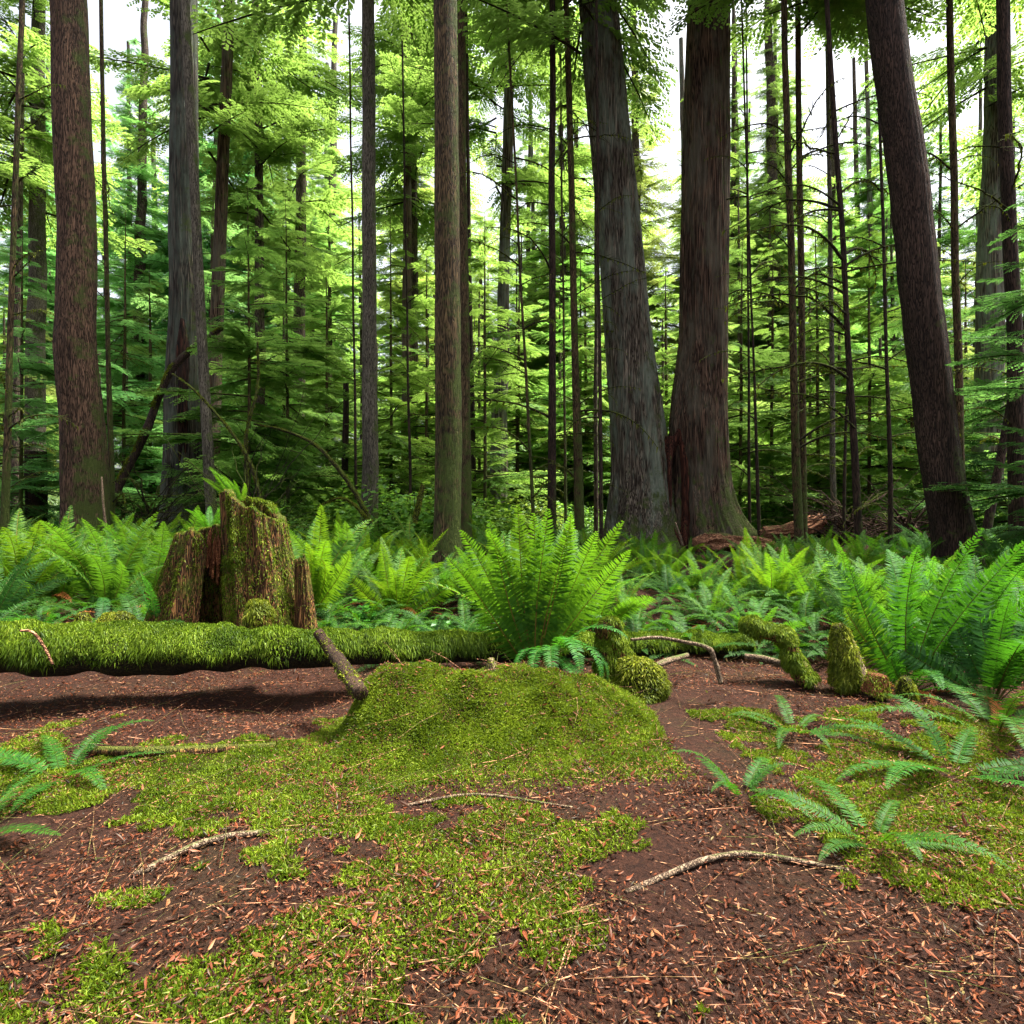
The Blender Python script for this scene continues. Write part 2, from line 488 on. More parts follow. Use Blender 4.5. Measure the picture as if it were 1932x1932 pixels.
def limb_template(seed, moss=True):
    r = np.random.default_rng(seed)
    n = 16
    x = np.linspace(0, 1, n)
    arch = r.uniform(-0.02, 0.20); dr = r.uniform(0.15, 0.5)
    z = arch * np.sin(x * np.pi * 0.8) - dr * x ** 2.2 * 0.6
    y = 0.08 * np.sin(x * 4 + r.random() * 6) * x + 0.02 * np.cumsum(r.normal(size=n)) * .5
    pts = np.stack([x, y, z], -1)
    parts = [tube(pts, np.linspace(0.0115, 0.003, n) * (1 + 0.25 * r.random(n)), 5)]
    for k in range(r.integers(8, 15)):
        i = r.integers(4, n - 2)
        L = r.uniform(0.12, 0.4) * (1.1 - x[i])
        a = r.choice([-1, 1]) * r.uniform(0.5, 1.1)
        m = 6; u = np.linspace(0, 1, m)
        q = pts[i] + np.stack([np.cos(a) * u * L, np.sin(a) * u * L, -0.25 * u ** 2 * L * r.uniform(-.5, 2)], -1)
        parts.append(tube(q, np.linspace(0.005, 0.0015, m), 4))
    # hanging moss tags
    k = 90
    i = r.integers(1, n, k)
    base = pts[i] + r.normal(size=(k, 3)) * 0.006
    ln = r.uniform(0.015, 0.06, k); wd = 0.006
    a = r.random(k) * 6.28
    e = np.stack([np.cos(a), np.sin(a), 0 * a], -1) * wd
    q = np.stack([base - e, base + e, base + np.stack([0 * ln, 0 * ln, -ln], -1)], 1).reshape(-1, 3)
    V, F = join(parts)
    nw = sum(map(len, F))
    F = F + [np.arange(k * 3).reshape(-1, 3) + len(V)]
    return mesh("limb", np.concatenate([V, q]), F, [B_LIMB, M_MOSS], midx=np.concatenate([np.zeros(nw), np.ones(k)]))


LIMBS = [limb_template(100 + i) for i in range(7)]


# ------------------------------------------------------------------ trees
def add_limbs(root, path, n, zr, lr, rs=1.0, bias=None):
    """path(z)->local xy"""
    for k in range(n):
        z = random.uniform(*zr)
        o = link("limb", random.choice(LIMBS), root)
        x, y = path(z)
        o.location = (x, y, z)
        yaw = random.uniform(0, 2 * math.pi)
        if random.random() < 0.6:   # dead limbs show mostly sideways towards the light
            yaw = random.choice([0, math.pi]) + random.gauss(0, 0.5)
        if bias is not None and random.random() < 0.6: yaw = bias + random.gauss(0, 0.4)
        o.rotation_euler = (random.gauss(0, .25), random.uniform(-0.45, 0.25), yaw)
        s = random.uniform(*lr)
        o.scale = (s, s, s * random.uniform(.7, 1.3))
        o.color = (1, 1, 1, 1)
    return


HIGH_OK = ('fir_tree', 'cedar_tree', 'hemlock_tree')
def tree(name, label, cat, top, base, wt, wb, D, mat, H=None, flare=0.14, nseg=None, limbs=0, lz=(1, 5), ll=(0.8, 2),
         crown=None, cs=1.0, tint=(1, 1, 1), group=None, ridge=0.05, yb=970, lump=0.05, hflare=0.35, bias=None, endr=0.5, cy=None):
    """trunk whose axis passes px `top` at photo row 645 and px `base` at row yb, widths in photo pixels"""
    x0 = XP(base, D); g = gzf(x0, D)
    z645 = CAMZ + (966 - 645) / FPX * D
    zb = CAMZ + (966 - yb) / FPX * D
    sl_ = (XP(top, D) - XP(base, D)) / (z645 - zb)
    H = H or 28
    x0g = x0 + sl_ * (g - zb)
    root = bpy.data.objects.new(name, None); COL.objects.link(root)
    root.location = (x0g, D, g)
    root.empty_display_size = 0.3
    rt, rb = wt / 2 / FPX * D, wb / 2 / FPX * D
    n = 90 if rb > 0.15 else 46
    # denser rings near the base
    t = np.linspace(0, 1, n) ** 1.5
    z = -0.25 + t * (H + 0.25)
    zz = np.clip((z + g - zb) / (z645 - zb), 0, None)
    rad = np.where(z + g < z645, rb + (rt - rb) * zz, rt * (1 - (1 - endr) * (z + g - z645) / (H + g - z645)))
    rad = rad * (1 + flare * np.exp(-np.clip(z, 0, None) / hflare))
    seed = random.random() * 100
    wob = (0.09 * rb + 0.012) * vnoise(np.stack([z * 0.5, 0 * z + seed, 0 * z], -1))
    wob2 = (0.09 * rb + 0.012) * vnoise(np.stack([z * 0.5, 0 * z, 0 * z + seed], -1))
    # keep the axis exact between the two measured rows
    pts = np.stack([sl_ * z + wob, wob2, z], -1)
    nseg = nseg or (64 if rb > 0.2 else 28 if rb > 0.08 else 12)
    pts = pts + 0
    V, F = tube(pts, rad, nseg, lump=lump, lsc=2.5 / max(rb, 0.05) * 0.25, ridge=ridge, rn=22, seed=seed)
    # root lobes at the foot
    if flare > 0 and rb > 0.12:
        zl = V[:, 2]; ax = sl_ * zl
        a = np.arctan2(V[:, 1], V[:, 0] - ax)
        lob = np.exp(-np.clip(zl, 0, None) / (hflare * 0.8)) * (0.5 + 0.5 * np.cos(a * random.choice([4, 5, 6]) + seed + 0.6 * np.sin(a * 2))) ** 1.5
        V[:, 0] += np.cos(a) * lob * rb * flare * 1.6
        V[:, 1] += np.sin(a) * lob * rb * flare * 1.6
    link("trunk", mesh("trunk", V, F, mat), root)
    tag(root, label, cat, group)
    if limbs: add_limbs(root, lambda q: (sl_ * q, 0), limbs, lz, ll, bias=bias)
    if crown is None and wt / FPX * D > 0.13 and name in HIGH_OK and (D > 16 or (D > 12.9 and base > 600) or (D > 11.9 and base > 1450)):      # big trees carry their boughs high up
        crown = random.choice(CROWN_HIGH); tint = (1, 1, .9); cs = random.uniform(.95, 1.15)
    if crown is not None:
        c = link("crown", crown, root)
        c.scale = (cs, cs, cs if cy is None else cy); c.rotation_euler = (0, 0, random.uniform(0, 6.28))
        c.location = (0, 0, 0)
        c.color = (*tint, 1)
    return root


T = tree
WARM, COOL, DARK, MID = (1.15, 1.15, 1.0), (0.85, 1.15, 1.5), (0.45, 0.66, 0.66), (1.05, 1.1, 1.1)  # foliage tints: yellow glow, cyan light and shade put into the leaf colour
T("fir_tree", "large brown fir with cracked bark left of the leaning dead trunk", "tree", 147, 157, 66, 76, 11, B_FIR, ridge=.05)
T("young_hemlock", "thin dark hemlock stem with mossy dead limbs at the far left edge", "tree", 19, 8, 10, 14, 10, B_FIRMOSS, limbs=18, lz=(1, 8), ll=(.5, 1.3), flare=.1)
T("fir_tree", "pale grey hazy trunk rising behind the dark broken snag at far left", "tree", 68, 66, 30, 34, 24, B_GREY, limbs=0)
T("dead_snag", "dark broken snag standing before the hazy grey trunk at far left", "dead tree", 66, 66, 30, 34, 18, B_FIRDARK, H=2.75, endr=.9, ridge=.12)
T("fir_tree", "slim grey brown trunk behind the far left snag, partly hidden by boughs", "tree", 34, 30, 13, 18, 22, B_FAR)
T("young_hemlock", "slender straight hemlock stem beside the large brown fir at left", "tree", 204, 211, 8, 11, 12, B_FIRMOSS, limbs=12, lz=(1, 8), ll=(.4, 1.1), flare=.1)
T("cedar_tree", "big grey green cedar with a dark scar behind the broken mossy stump", "tree", 347, 347, 54, 76, 15, B_CEDARDARK, ridge=.09, flare=.25, hflare=.8)
def scar(root, px0, px1, py0, py1, D, rad):
    g = root.location.z; cx = root.location.x
    n, m = 50, 16
    z = np.linspace(CAMZ + (966 - py1) / FPX * D - g, CAMZ + (966 - py0) / FPX * D - g, n)
    u = np.linspace(-1, 1, m); U, Z_ = np.meshgrid(u, z)
    x0, x1 = XP(px0, D) - cx, XP(px1, D) - cx
    wv = .15 + .7 * np.clip((z - z[0]) / .6, 0, 1) * np.clip((z[-1] - z) / .9, 0, 1) + .25 * vnoise(np.stack([z * 2, 0 * z, 0 * z], -1))
    X = (x0 + x1) / 2 + U * (x1 - x0) / 2 * wv[:, None]
    Y = -np.sqrt(np.clip(rad ** 2 - X ** 2, .01, None)) - .035 + .05 * U ** 2 + .02 * vnoise(np.stack([X * 20, Z_ * 1.5, 0 * X], -1))
    V = np.stack([X, Y, Z_], -1).reshape(-1, 3)
    i, j = np.meshgrid(np.arange(n - 1), np.arange(m - 1), indexing='ij')
    Q = np.stack([i * m + j, i * m + j + 1, (i + 1) * m + j + 1, (i + 1) * m + j], -1).reshape(-1, 4)
    o = link("scar", mesh("scar", V, [Q], B_SCAR), root); o["label"] = "dark red scar of bare wood on the trunk"
scar(bpy.data.objects["cedar_tree"], 348, 370, 610, 905, 15, .40)
T("hemlock_tree", "slim pale grey trunk standing against the right side of the scarred cedar", "tree", 382, 399, 18, 20, 12, B_GREY)
T("cedar_tree", "reddish cedar trunk half hidden behind the slim pale grey trunk", "tree", 408, 396, 24, 28, 19, B_CEDARRED)
T("fir_tree", "greyish trunk with boughs across it right of the scarred cedar", "tree", 490, 492, 17, 22, 21, B_FAR, limbs=8, lz=(1, 9), ll=(1, 2.2))
T("fir_tree", "faint wide trunk veiled by hemlock boughs left of the straight grey fir", "tree", 564, 560, 22, 26, 28, B_FAR)
T("fir_tree", "straight grey fir trunk with mossy foot at the middle of the left half", "tree", 696, 697, 27, 32, 13.5, B_GREY, flare=.35, ridge=.04)
T("dead_snag", "narrow dark snag behind ferns just left of the straight grey fir", "dead tree", 652, 652, 9, 14, 18, B_FIRDARK, H=4.6)
T("young_hemlock", "thin dark sapling stem touching the left edge of the straight grey fir", "tree", 668, 673, 4, 6, 15, B_FIRDARK, limbs=10, lz=(.5, 6), ll=(.3, .9), flare=.1)
T("cedar_tree", "red brown cedar trunk between the straight grey fir and the central mossy trunk", "tree", 768, 766, 18, 20, 24, B_CEDARRED)
T("cedar_tree", "grey cedar trunk paired close behind the red brown one near the centre", "tree", 782, 783, 14, 16, 25, B_FAR)
T("young_hemlock", "thin black sapling stem in front of the red brown cedar near the centre", "tree", 769, 775, 4, 6, 15, B_FIRDARK, limbs=18, lz=(.8, 8), ll=(.4, 1.2), flare=.1)
T("fir_tree", "mossy brown fir trunk nearest the central fern, with a red rotten foot", "tree", 844, 845, 48, 50, 8, B_FIRMOSS, flare=.25, ridge=.05, yb=1040, hflare=.4)
T("hemlock_tree", "green mossy trunk standing just behind the right edge of the central fir", "tree", 877, 881, 17, 20, 12, B_FIRMOSS, flare=.2)
T("hemlock_tree", "dark thin trunk behind the green mossy trunk at the centre", "tree", 889, 894, 8, 10, 17, B_FIRDARK, limbs=6, lz=(2, 8), ll=(.5, 1.4))
T("cedar_tree", "blue grey cedar trunk widening downwards right of the central fir", "tree", 948, 938, 22, 38, 19, B_CEDAR, ridge=.08)
T("young_hemlock", "thin leaning sapling with many mossy limbs left of the two bare poles", "tree", 989, 1006, 5, 7, 12.5, B_FIRMOSS, limbs=26, lz=(.6, 9), ll=(.5, 1.7), flare=.1)
T("hemlock_tree", "bare dark pole trunk, left one of two between central fir and split cedar", "tree", 1042, 1042, 13, 17, 13, B_FIRDARK, limbs=10, lz=(2.4, 10), ll=(.8, 2.2), flare=.2)
T("hemlock_tree", "mossy pole trunk with drooping green limbs, right one of two poles", "tree", 1085, 1093, 13, 19, 13.3, B_FIRMOSS, limbs=22, lz=(.8, 10), ll=(.8, 2.0), flare=.25)
T("young_hemlock", "very thin sapling stem between the two pole trunks", "tree", 1064, 1068, 4, 6, 15, B_FIRMOSS, limbs=14, lz=(.5, 8), ll=(.3, .9), flare=.1)
T("young_hemlock", "thin dark stem close to the left side of the split cedar", "tree", 1131, 1134, 6, 8, 12.2, B_FIRDARK, limbs=14, lz=(1, 9), ll=(.4, 1.1), flare=.1)
T("young_hemlock", "pale brown thin stem behind the thin dark one beside the split cedar", "tree", 1124, 1124, 7, 9, 17, B_FAR, limbs=6, lz=(1, 9), ll=(.4, 1.1), flare=.1)
T("young_hemlock", "thin black stem, nearer the cedar, of a pair right of the split cedar", "tree", 1412, 1414, 4, 6, 14.5, B_FIRDARK, limbs=16, lz=(.6, 10), ll=(.5, 1.3), flare=.1)
T("young_hemlock", "thin black stem, farther from the cedar, of a pair right of it", "tree", 1421, 1432, 4, 7, 13.5, B_FIRDARK, limbs=20, lz=(.6, 10), ll=(.6, 1.6), flare=.1)
T("hemlock_tree", "dark trunk with a green lit edge, front one of the close pair on the right", "tree", 1497, 1506, 13, 16, 12, B_FIRMOSS, limbs=16, lz=(2, 9), ll=(.9, 2.2), flare=.15)
T("hemlock_tree", "dark mossy trunk, rear one of the close pair on the right", "tree", 1513, 1517, 12, 12, 13.2, B_FIRMOSS, limbs=8, lz=(1, 9), ll=(.8, 1.8), flare=.15)
T("hemlock_tree", "pale grey slim trunk between the close pair and the black limby stem", "tree", 1569, 1574, 8, 11, 14.5, B_GREY, limbs=10, lz=(1, 9), ll=(.5, 1.5), flare=.15)
T("dead_snag", "short thin black snag beside the pale grey slim trunk", "dead tree", 1600, 1593, 4, 6, 13, B_FIRDARK, H=4.2, limbs=10, lz=(.5, 4), ll=(.3, .9), flare=.1)
T("hemlock_tree", "black stem with long curved dead limbs reaching left on the right side", "tree", 1600, 1619, 10, 14, 11, B_FIRDARK, limbs=26, lz=(1.2, 9), ll=(.9, 2.4), flare=.2, bias=math.pi)
T("young_hemlock", "thin straight stem with short horizontal limbs left of the leaning dark trunk", "tree", 1671, 1680, 6, 9, 11, B_FIRDARK, limbs=20, lz=(.7, 9), ll=(.5, 1.5), flare=.15)
T("fir_tree", "thick dark trunk leaning left over the ferns near the right edge", "tree", 1752, 1797, 66, 68, 9, B_FIRDARK, flare=.2, ridge=.05, yb=1010)
T("hemlock_tree", "slim trunk just right of the thick leaning dark trunk", "tree", 1806, 1814, 13, 15, 12.5, B_FIRMOSS, limbs=10, lz=(2, 9), ll=(.6, 1.8), flare=.15)
T("cedar_tree", "wide shaded grey trunk behind dark boughs at the right side", "tree", 1868, 1862, 44, 52, 19, B_CEDAR)
T("hemlock_tree", "dark slanting trunk leaning right behind the right hand ferns", "tree", 1930, 1868, 13, 15, 11, B_FIRDARK, flare=.2, limbs=6, lz=(2, 6), ll=(.6, 1.5))
T("hemlock_tree", "black trunk cut by the right edge of the view", "tree", 1912, 1922, 24, 30, 10, B_FIRDARK, limbs=8, lz=(1.5, 8), ll=(.8, 2))

# ---- near boughs with their own young trees (foliage seen inside the band)
NEAR = [  # px, D, scale, tint, variant, label
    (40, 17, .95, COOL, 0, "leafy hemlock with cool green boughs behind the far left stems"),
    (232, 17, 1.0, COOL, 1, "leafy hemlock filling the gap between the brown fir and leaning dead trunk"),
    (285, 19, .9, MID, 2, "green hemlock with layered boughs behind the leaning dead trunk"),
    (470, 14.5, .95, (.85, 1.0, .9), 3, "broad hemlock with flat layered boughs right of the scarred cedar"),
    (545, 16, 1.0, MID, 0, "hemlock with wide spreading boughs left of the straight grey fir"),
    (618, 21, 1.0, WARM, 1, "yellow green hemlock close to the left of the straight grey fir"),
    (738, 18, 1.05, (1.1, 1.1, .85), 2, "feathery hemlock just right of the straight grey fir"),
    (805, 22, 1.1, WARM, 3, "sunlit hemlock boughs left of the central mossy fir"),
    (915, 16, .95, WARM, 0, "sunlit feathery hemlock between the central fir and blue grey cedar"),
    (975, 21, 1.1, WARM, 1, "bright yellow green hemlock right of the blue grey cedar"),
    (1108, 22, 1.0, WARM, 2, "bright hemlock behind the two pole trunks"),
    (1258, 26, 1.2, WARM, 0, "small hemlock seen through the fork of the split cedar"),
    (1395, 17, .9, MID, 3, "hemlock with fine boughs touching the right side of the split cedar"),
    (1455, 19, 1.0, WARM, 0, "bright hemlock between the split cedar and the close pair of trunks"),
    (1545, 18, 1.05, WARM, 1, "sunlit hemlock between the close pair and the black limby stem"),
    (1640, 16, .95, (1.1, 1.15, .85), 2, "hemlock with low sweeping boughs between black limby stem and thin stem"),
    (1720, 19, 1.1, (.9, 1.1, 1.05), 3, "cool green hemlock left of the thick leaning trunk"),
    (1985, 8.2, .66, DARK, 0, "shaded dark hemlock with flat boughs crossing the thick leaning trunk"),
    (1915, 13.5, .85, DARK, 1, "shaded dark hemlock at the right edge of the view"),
]
for px, D, s, tint, v, lab in NEAR:
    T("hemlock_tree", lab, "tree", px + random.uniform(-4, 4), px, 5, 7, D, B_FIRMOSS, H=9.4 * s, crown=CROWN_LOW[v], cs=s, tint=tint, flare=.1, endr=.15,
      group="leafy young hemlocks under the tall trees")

# ---- the background wood: each tree placed, named by the gap it is seen in
LM = [(0, "left edge"), (157, "brown fir"), (347, "scarred cedar"), (697, "straight grey fir"), (845, "central fir"), (1042, "left pole trunk"),
      (1200, "split cedar"), (1506, "close trunk pair"), (1797, "leaning trunk"), (1932, "right edge")]
ORD = ["first", "second", "third", "fourth", "fifth", "sixth", "seventh", "eighth", "ninth", "tenth", "eleventh", "twelfth", "thirteenth", "fourteenth",
       "fifteenth", "sixteenth", "seventeenth", "eighteenth", "nineteenth", "twentieth"]
back = []
def clash(px, D, L, tol):
    return any(abs(px - q[0]) < tol and abs(D - q[1]) < 4 for q in L)
tries = 0
while len(back) < 110 and tries < 3000:
    tries += 1
    kind = random.choice(["low", "low", "mid", "tall", "tall"])
    D = random.uniform(21, 38) if kind == "low" else random.uniform(32, 46) if kind == "mid" else random.uniform(38, 64)
    px = random.uniform(-60, 1990)
    if clash(px, D, back, 26): continue
    if kind != 'low' and 1222 < px < 1300: continue
    back.append((px, D, kind))
back += [(1385, 44, 'tall'), (1432, 52, 'tall'), (1475, 40, 'tall'), (1585, 47, 'tall'), (1655, 42, 'tall'), (1400, 34, 'mid'), (1450, 36, 'mid'), (1560, 35, 'mid'), (1690, 36, 'mid')]
back.sort()
cnt = {}
for px, D, kind in back:
    a = max([l for l in LM if l[0] <= max(px, 0)], key=lambda l: l[0]); b = min([l for l in LM if l[0] > px] or [LM[-1]], key=lambda l: l[0])
    key = (kind, a[1])
    i = cnt.get(key, 0); cnt[key] = i + 1
    kn = {"low": "low bushy hemlock", "mid": "middle sized conifer", "tall": "tall bare stemmed conifer"}[kind]
    lab = f"distant {kn}, {ORD[i]} from left between the {a[1]} and {b[1]}" if a[1] != b[1] else f"distant {kn}, {ORD[i]} beyond the right edge trunks"
    f_ = px / 1932
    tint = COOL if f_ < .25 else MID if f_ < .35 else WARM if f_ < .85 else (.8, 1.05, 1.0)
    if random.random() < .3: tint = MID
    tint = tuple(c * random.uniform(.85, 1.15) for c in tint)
    if kind == "low":
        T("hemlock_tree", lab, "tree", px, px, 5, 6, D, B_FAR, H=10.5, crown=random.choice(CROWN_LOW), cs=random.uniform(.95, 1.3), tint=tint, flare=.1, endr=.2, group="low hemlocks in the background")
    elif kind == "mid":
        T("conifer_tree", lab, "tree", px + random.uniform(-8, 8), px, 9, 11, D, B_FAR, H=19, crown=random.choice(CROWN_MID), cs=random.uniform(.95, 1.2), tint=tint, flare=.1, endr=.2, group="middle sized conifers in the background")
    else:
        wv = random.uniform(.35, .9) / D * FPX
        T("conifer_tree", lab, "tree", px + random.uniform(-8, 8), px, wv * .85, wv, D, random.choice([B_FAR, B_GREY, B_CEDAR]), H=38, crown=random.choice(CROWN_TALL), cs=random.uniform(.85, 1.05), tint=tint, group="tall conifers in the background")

# ---- the far-off wood: one mass of overlapping boughs
def far_wood():
    r = np.random.default_rng(5)
    V, F = BT[0]
    keep = np.arange(len(F)) % 2 == 0
    F2 = F[keep]; used = np.unique(F2); remap = np.zeros(len(V), int); remap[used] = np.arange(len(used))
    V2, F2 = V[used] * np.array([1, 1, 1.0]), remap[F2]
    k = 1500
    ang = r.uniform(-1.0, 1.0, k); D = r.uniform(58, 85, k)
    x = np.sin(ang) * D * 1.15; y = np.cos(ang) * D
    z = 1 + 38 * r.random(k) ** 1.6
    M = rots(r.random(k) * 6.28, r.normal(size=k) * .25, r.normal(size=k) * .4)
    W, G = inst(V2, [F2], M, np.stack([x, y, z], -1), r.uniform(4, 8, k))
    return W, G
W_, G_ = far_wood()
fw = link("distant_forest", mesh("distant_forest", W_, G_, M_NEEDLE, smooth=False))
fw.color = (1.2, 1.15, .9, 1)
tag(fw, "hazy mass of far off conifer boughs closing the view behind the trees", "forest", kind="stuff")


# ------------------------------------------------------------------ split cedar
def twin_cedar():
    D = 14.0
    s = D / FPX
    x0 = XP(1270, D); g = gzf(x0, D)
    root = bpy.data.objects.new("split_cedar", None); COL.objects.link(root)
    root.location = (x0, D, g)
    tag(root, "giant forked cedar with two thick fluted stems and a red hollow between them", "tree")
    def Z(py): return CAMZ + (966 - py) * s - g
    def stem(rows, dy, seed, mat, lobes, name):
        rows = sorted(rows, key=lambda q: Z(q[0]))
        zz = np.array([Z(q[0]) for q in rows]); cx = np.array([(q[1] - 1270) * s for q in rows]); hw = np.array([(q[2] * .985 - 1) * s for q in rows])
        n = 200
        z = -0.3 + (19.3) * np.linspace(0, 1, n) ** 1.3
        c = np.interp(z, zz, cx); h = np.interp(z, zz, hw)
        k = np.ones(9) / 9
        c = np.concatenate([c[:4], np.convolve(c, k, 'valid'), c[-4:]]); h = np.concatenate([h[:4], np.convolve(h, k, 'valid'), h[-4:]])
        m = 180
        a = np.linspace(0, 2 * np.pi, m, endpoint=False)
        A, ZZ = np.meshgrid(a, z)
        low = np.exp(-np.clip(ZZ, 0, None) / 1.0)
        tw = ZZ * 0.05
        q = lambda f, sz, o: vnoise(np.stack([np.cos(A + tw) * f, np.sin(A + tw) * f, ZZ * sz + o], -1))
        flute = 0.06 * q(2.2, .25, seed) + 0.045 * q(6, .35, seed + 9) + 0.028 * q(16, .6, seed + 20) + 0.02 * q(34, 1.2, seed + 31)
        rr = h[:, None] * (1 + flute * (1 + 1.9 * low))
        for (la, lw, amp, hh) in lobes:
            dd = np.angle(np.exp(1j * (A - la)))
            rr = rr + amp * np.exp(-(dd / lw) ** 2) * np.exp(-np.clip(ZZ, 0, None) / hh)
        X = c[:, None] + np.cos(A) * rr
        Y = dy + np.sin(A) * rr * 0.95
        V = np.stack([X, Y, ZZ], -1).reshape(-1, 3)
        i, j = np.meshgrid(np.arange(n - 1), np.arange(m), indexing='ij'); j2 = (j + 1) % m
        Q = np.stack([i * m + j, i * m + j2, (i + 1) * m + j2, (i + 1) * m + j], -1).reshape(-1, 4)
        link(name, mesh(name, V, [Q], mat), root)
    L = [(1060, 1208, 78), (1020, 1208, 72), (960, 1209, 64), (900, 1208, 56), (810, 1204, 51), (645, 1187.5, 45), (300, 1155, 40), (-300, 1100, 33)]
    Rr = [(1060, 1340, 82), (1010, 1338, 73), (960, 1330, 62), (900, 1326, 56), (810, 1321, 56.5), (645, 1330, 47), (300, 1334, 44), (-300, 1345, 36)]
    stem(L, 0.0, 3.1, B_CEDAR, [(math.pi, .5, .10, .3), (-2.2, .35, .22, .4), (-1.4, .3, .25, .35), (-.8, .3, .15, .5)], "stem")
    stem(Rr, 0.12, 8.7, B_CEDARRED, [(0.0, .45, .45, .55), (-.6, .28, .5, .5), (-1.15, .25, .3, .45), (-1.8, .3, .15, .5)], "stem")
    # fibrous red wood closing the cleft, with a real recess in it
    n, m = 90, 60
    z = np.linspace(-.25, Z(818), n); u = np.linspace(-1, 1, m)
    U, ZZ = np.meshgrid(u, z)
    top = np.interp(ZZ, [0, Z(900), Z(818)], [.40, .42, .30])
    X = (1268 - 1270) * s + U * top + 0.06 * ZZ * 0
    bulge = -0.84 + 0.60 * np.abs(U) ** 2 + 0.08 * vnoise(np.stack([U * 6, ZZ * .6, 0 * U], -1)) + 0.04 * vnoise(np.stack([U * 16, ZZ * 1.2, 0 * U + 4], -1))
    zc, zh = Z(925), 75 * s
    rec = np.exp(-(((ZZ - zc) / zh) ** 4) - (((U * top - 0.03) / 0.12) ** 2) ** 1.2)
    Y = 0.12 + bulge * np.interp(ZZ, [0, 1.2, 2, Z(818)], [.95, .92, .85, .5]) + 0.75 * rec
    # ragged top edge folds back
    V = np.stack([X, Y, ZZ + 0.10 * vnoise(np.stack([U * 4, ZZ * 0, 0 * U + 7], -1)) * (ZZ / Z(818))], -1)
    back_ = V[-1].copy(); back_[:, 1] += 0.7; back_[:, 2] -= .05
    V = np.concatenate([V, back_[None]]).reshape(-1, 3)
    i, j = np.meshgrid(np.arange(n), np.arange(m - 1), indexing='ij')
    Q = np.stack([i * m + j, i * m + j + 1, (i + 1) * m + j + 1, (i + 1) * m + j], -1).reshape(-1, 4)
    o = link("hollow", mesh("hollow", V, [Q], B_WOOD), root)
    o["label"] = "dark red rotten wood between the stems"
    # a rear web so the fork is closed from behind too
    V2 = V.copy(); V2[:, 1] = .9 - V2[:, 1] * .5
    link("rear_web", mesh("rear_web", V2, [Q[:, ::-1]], B_CEDARRED), root)
twin_cedar()


# ------------------------------------------------------------------ ferns
def frond_template(seed, a0, a1, npair=52, lmax=0.105, wmul=1.0, dead=False, twist=0.0):
    """sword-fern frond of length 1 rising in the XZ plane from the origin; a0/a1 start and end elevation in degrees"""
    r = np.random.default_rng(seed)
    n = 60
    s = np.linspace(0, 1, n)
    el = np.radians(a0 + (a1 - a0) * s ** 1.6)
    ds = 1 / (n - 1)
    x = np.concatenate([[0], np.cumsum(np.cos(el[:-1]) * ds)]); z = np.concatenate([[0], np.cumsum(np.sin(el[:-1]) * ds)])
    y = 0.05 * np.sin(s * 2.5 + seed) * s
    c = np.stack([x, y, z], -1)
    tan = norm(np.gradient(c, axis=0)); side = np.stack([-tan[:, 1], tan[:, 0], 0 * s], -1); side = norm(side + [0, 1e-6, 0])
    side = np.where(np.abs(side[:, 1:2]) < 0, side, side)
    side = norm(np.stack([0 * s, 1 + 0 * s, 0 * s], -1) - tan * tan[:, 1:2])
    up = np.cross(tan, side); 
    V, F3, F4, cnt_ = [], [], [], 0
    t = 0.14 + 0.86 * (np.arange(npair) + .5) / npair
    for sg in (-1, 1):
        tt = t + r.normal(size=npair) * 0.002 + (0.006 if sg > 0 else 0)
        tt = tt.clip(0, 1)
        ci = np.stack([np.interp(tt, s, c[:, k]) for k in range(3)], -1)
        ta = norm(np.stack([np.interp(tt, s, tan[:, k]) for k in range(3)], -1))
        sd = norm(np.stack([np.interp(tt, s, side[:, k]) for k in range(3)], -1))
        upv = np.cross(ta, sd)
        prof = np.interp(tt, [0.12, .2, .34, .55, .8, .95, 1.0], [.62, .85, 1.0, .92, .58, .26, .08])
        Ln = lmax * prof * (0.92 + 0.16 * r.random(npair))
        tw = twist * 0.5 + 0.18 + r.normal(size=npair) * 0.12           # pinnae lift a little from the blade plane
        fwd = np.radians(5 + 20 * tt + r.normal(size=npair) * 4)
        dirv = norm(sd * sg * np.cos(fwd)[:, None] + ta * np.sin(fwd)[:, None] + upv * (tw)[:, None])
        wv = norm(ta - dirv * np.sum(ta * dirv, 1)[:, None])
        wd = (0.0078 * wmul * (0.55 + 0.45 * prof))[:, None]
        L_ = Ln[:, None]
        curl = ta * 0.12 * L_ - upv * 0.16 * L_
        p0 = ci - wv * wd * .5; p1 = ci + wv * wd * .9
        m0 = ci + dirv * L_ * .38 - wv * wd + upv * L_ * .02; m1 = ci + dirv * L_ * .38 + wv * wd + upv * L_ * .02
        q0 = ci + dirv * L_ * .75 - wv * wd * .6 + curl * .45; q1 = ci + dirv * L_ * .75 + wv * wd * .6 + curl * .45
        e = ci + dirv * L_ + curl
        blk = np.stack([p0, p1, m1, m0, q1, q0, e], 1)
        b = cnt_ + np.arange(npair)[:, None] * 7
        F4.append(b + [0, 1, 2, 3]); F4.append(b + [3, 2, 4, 5]); F3.append(b + [5, 4, 6])
        V.append(blk.reshape(-1, 3)); cnt_ += npair * 7
    rv, rf = tube(c[::3], np.linspace(0.0042, 0.0012, len(c[::3])), 3)
    V.append(rv)
    F4 = np.concatenate(F4); F3 = np.concatenate(F3); nl4, nl3 = len(F4), len(F3)
    faces = [F4, F3, rf[0] + cnt_]
    mi = np.concatenate([np.zeros(nl4 + nl3), np.ones(len(rf[0]))])
    return np.concatenate(V), faces, mi


mats_f = [M_FERN, M_RACHIS]
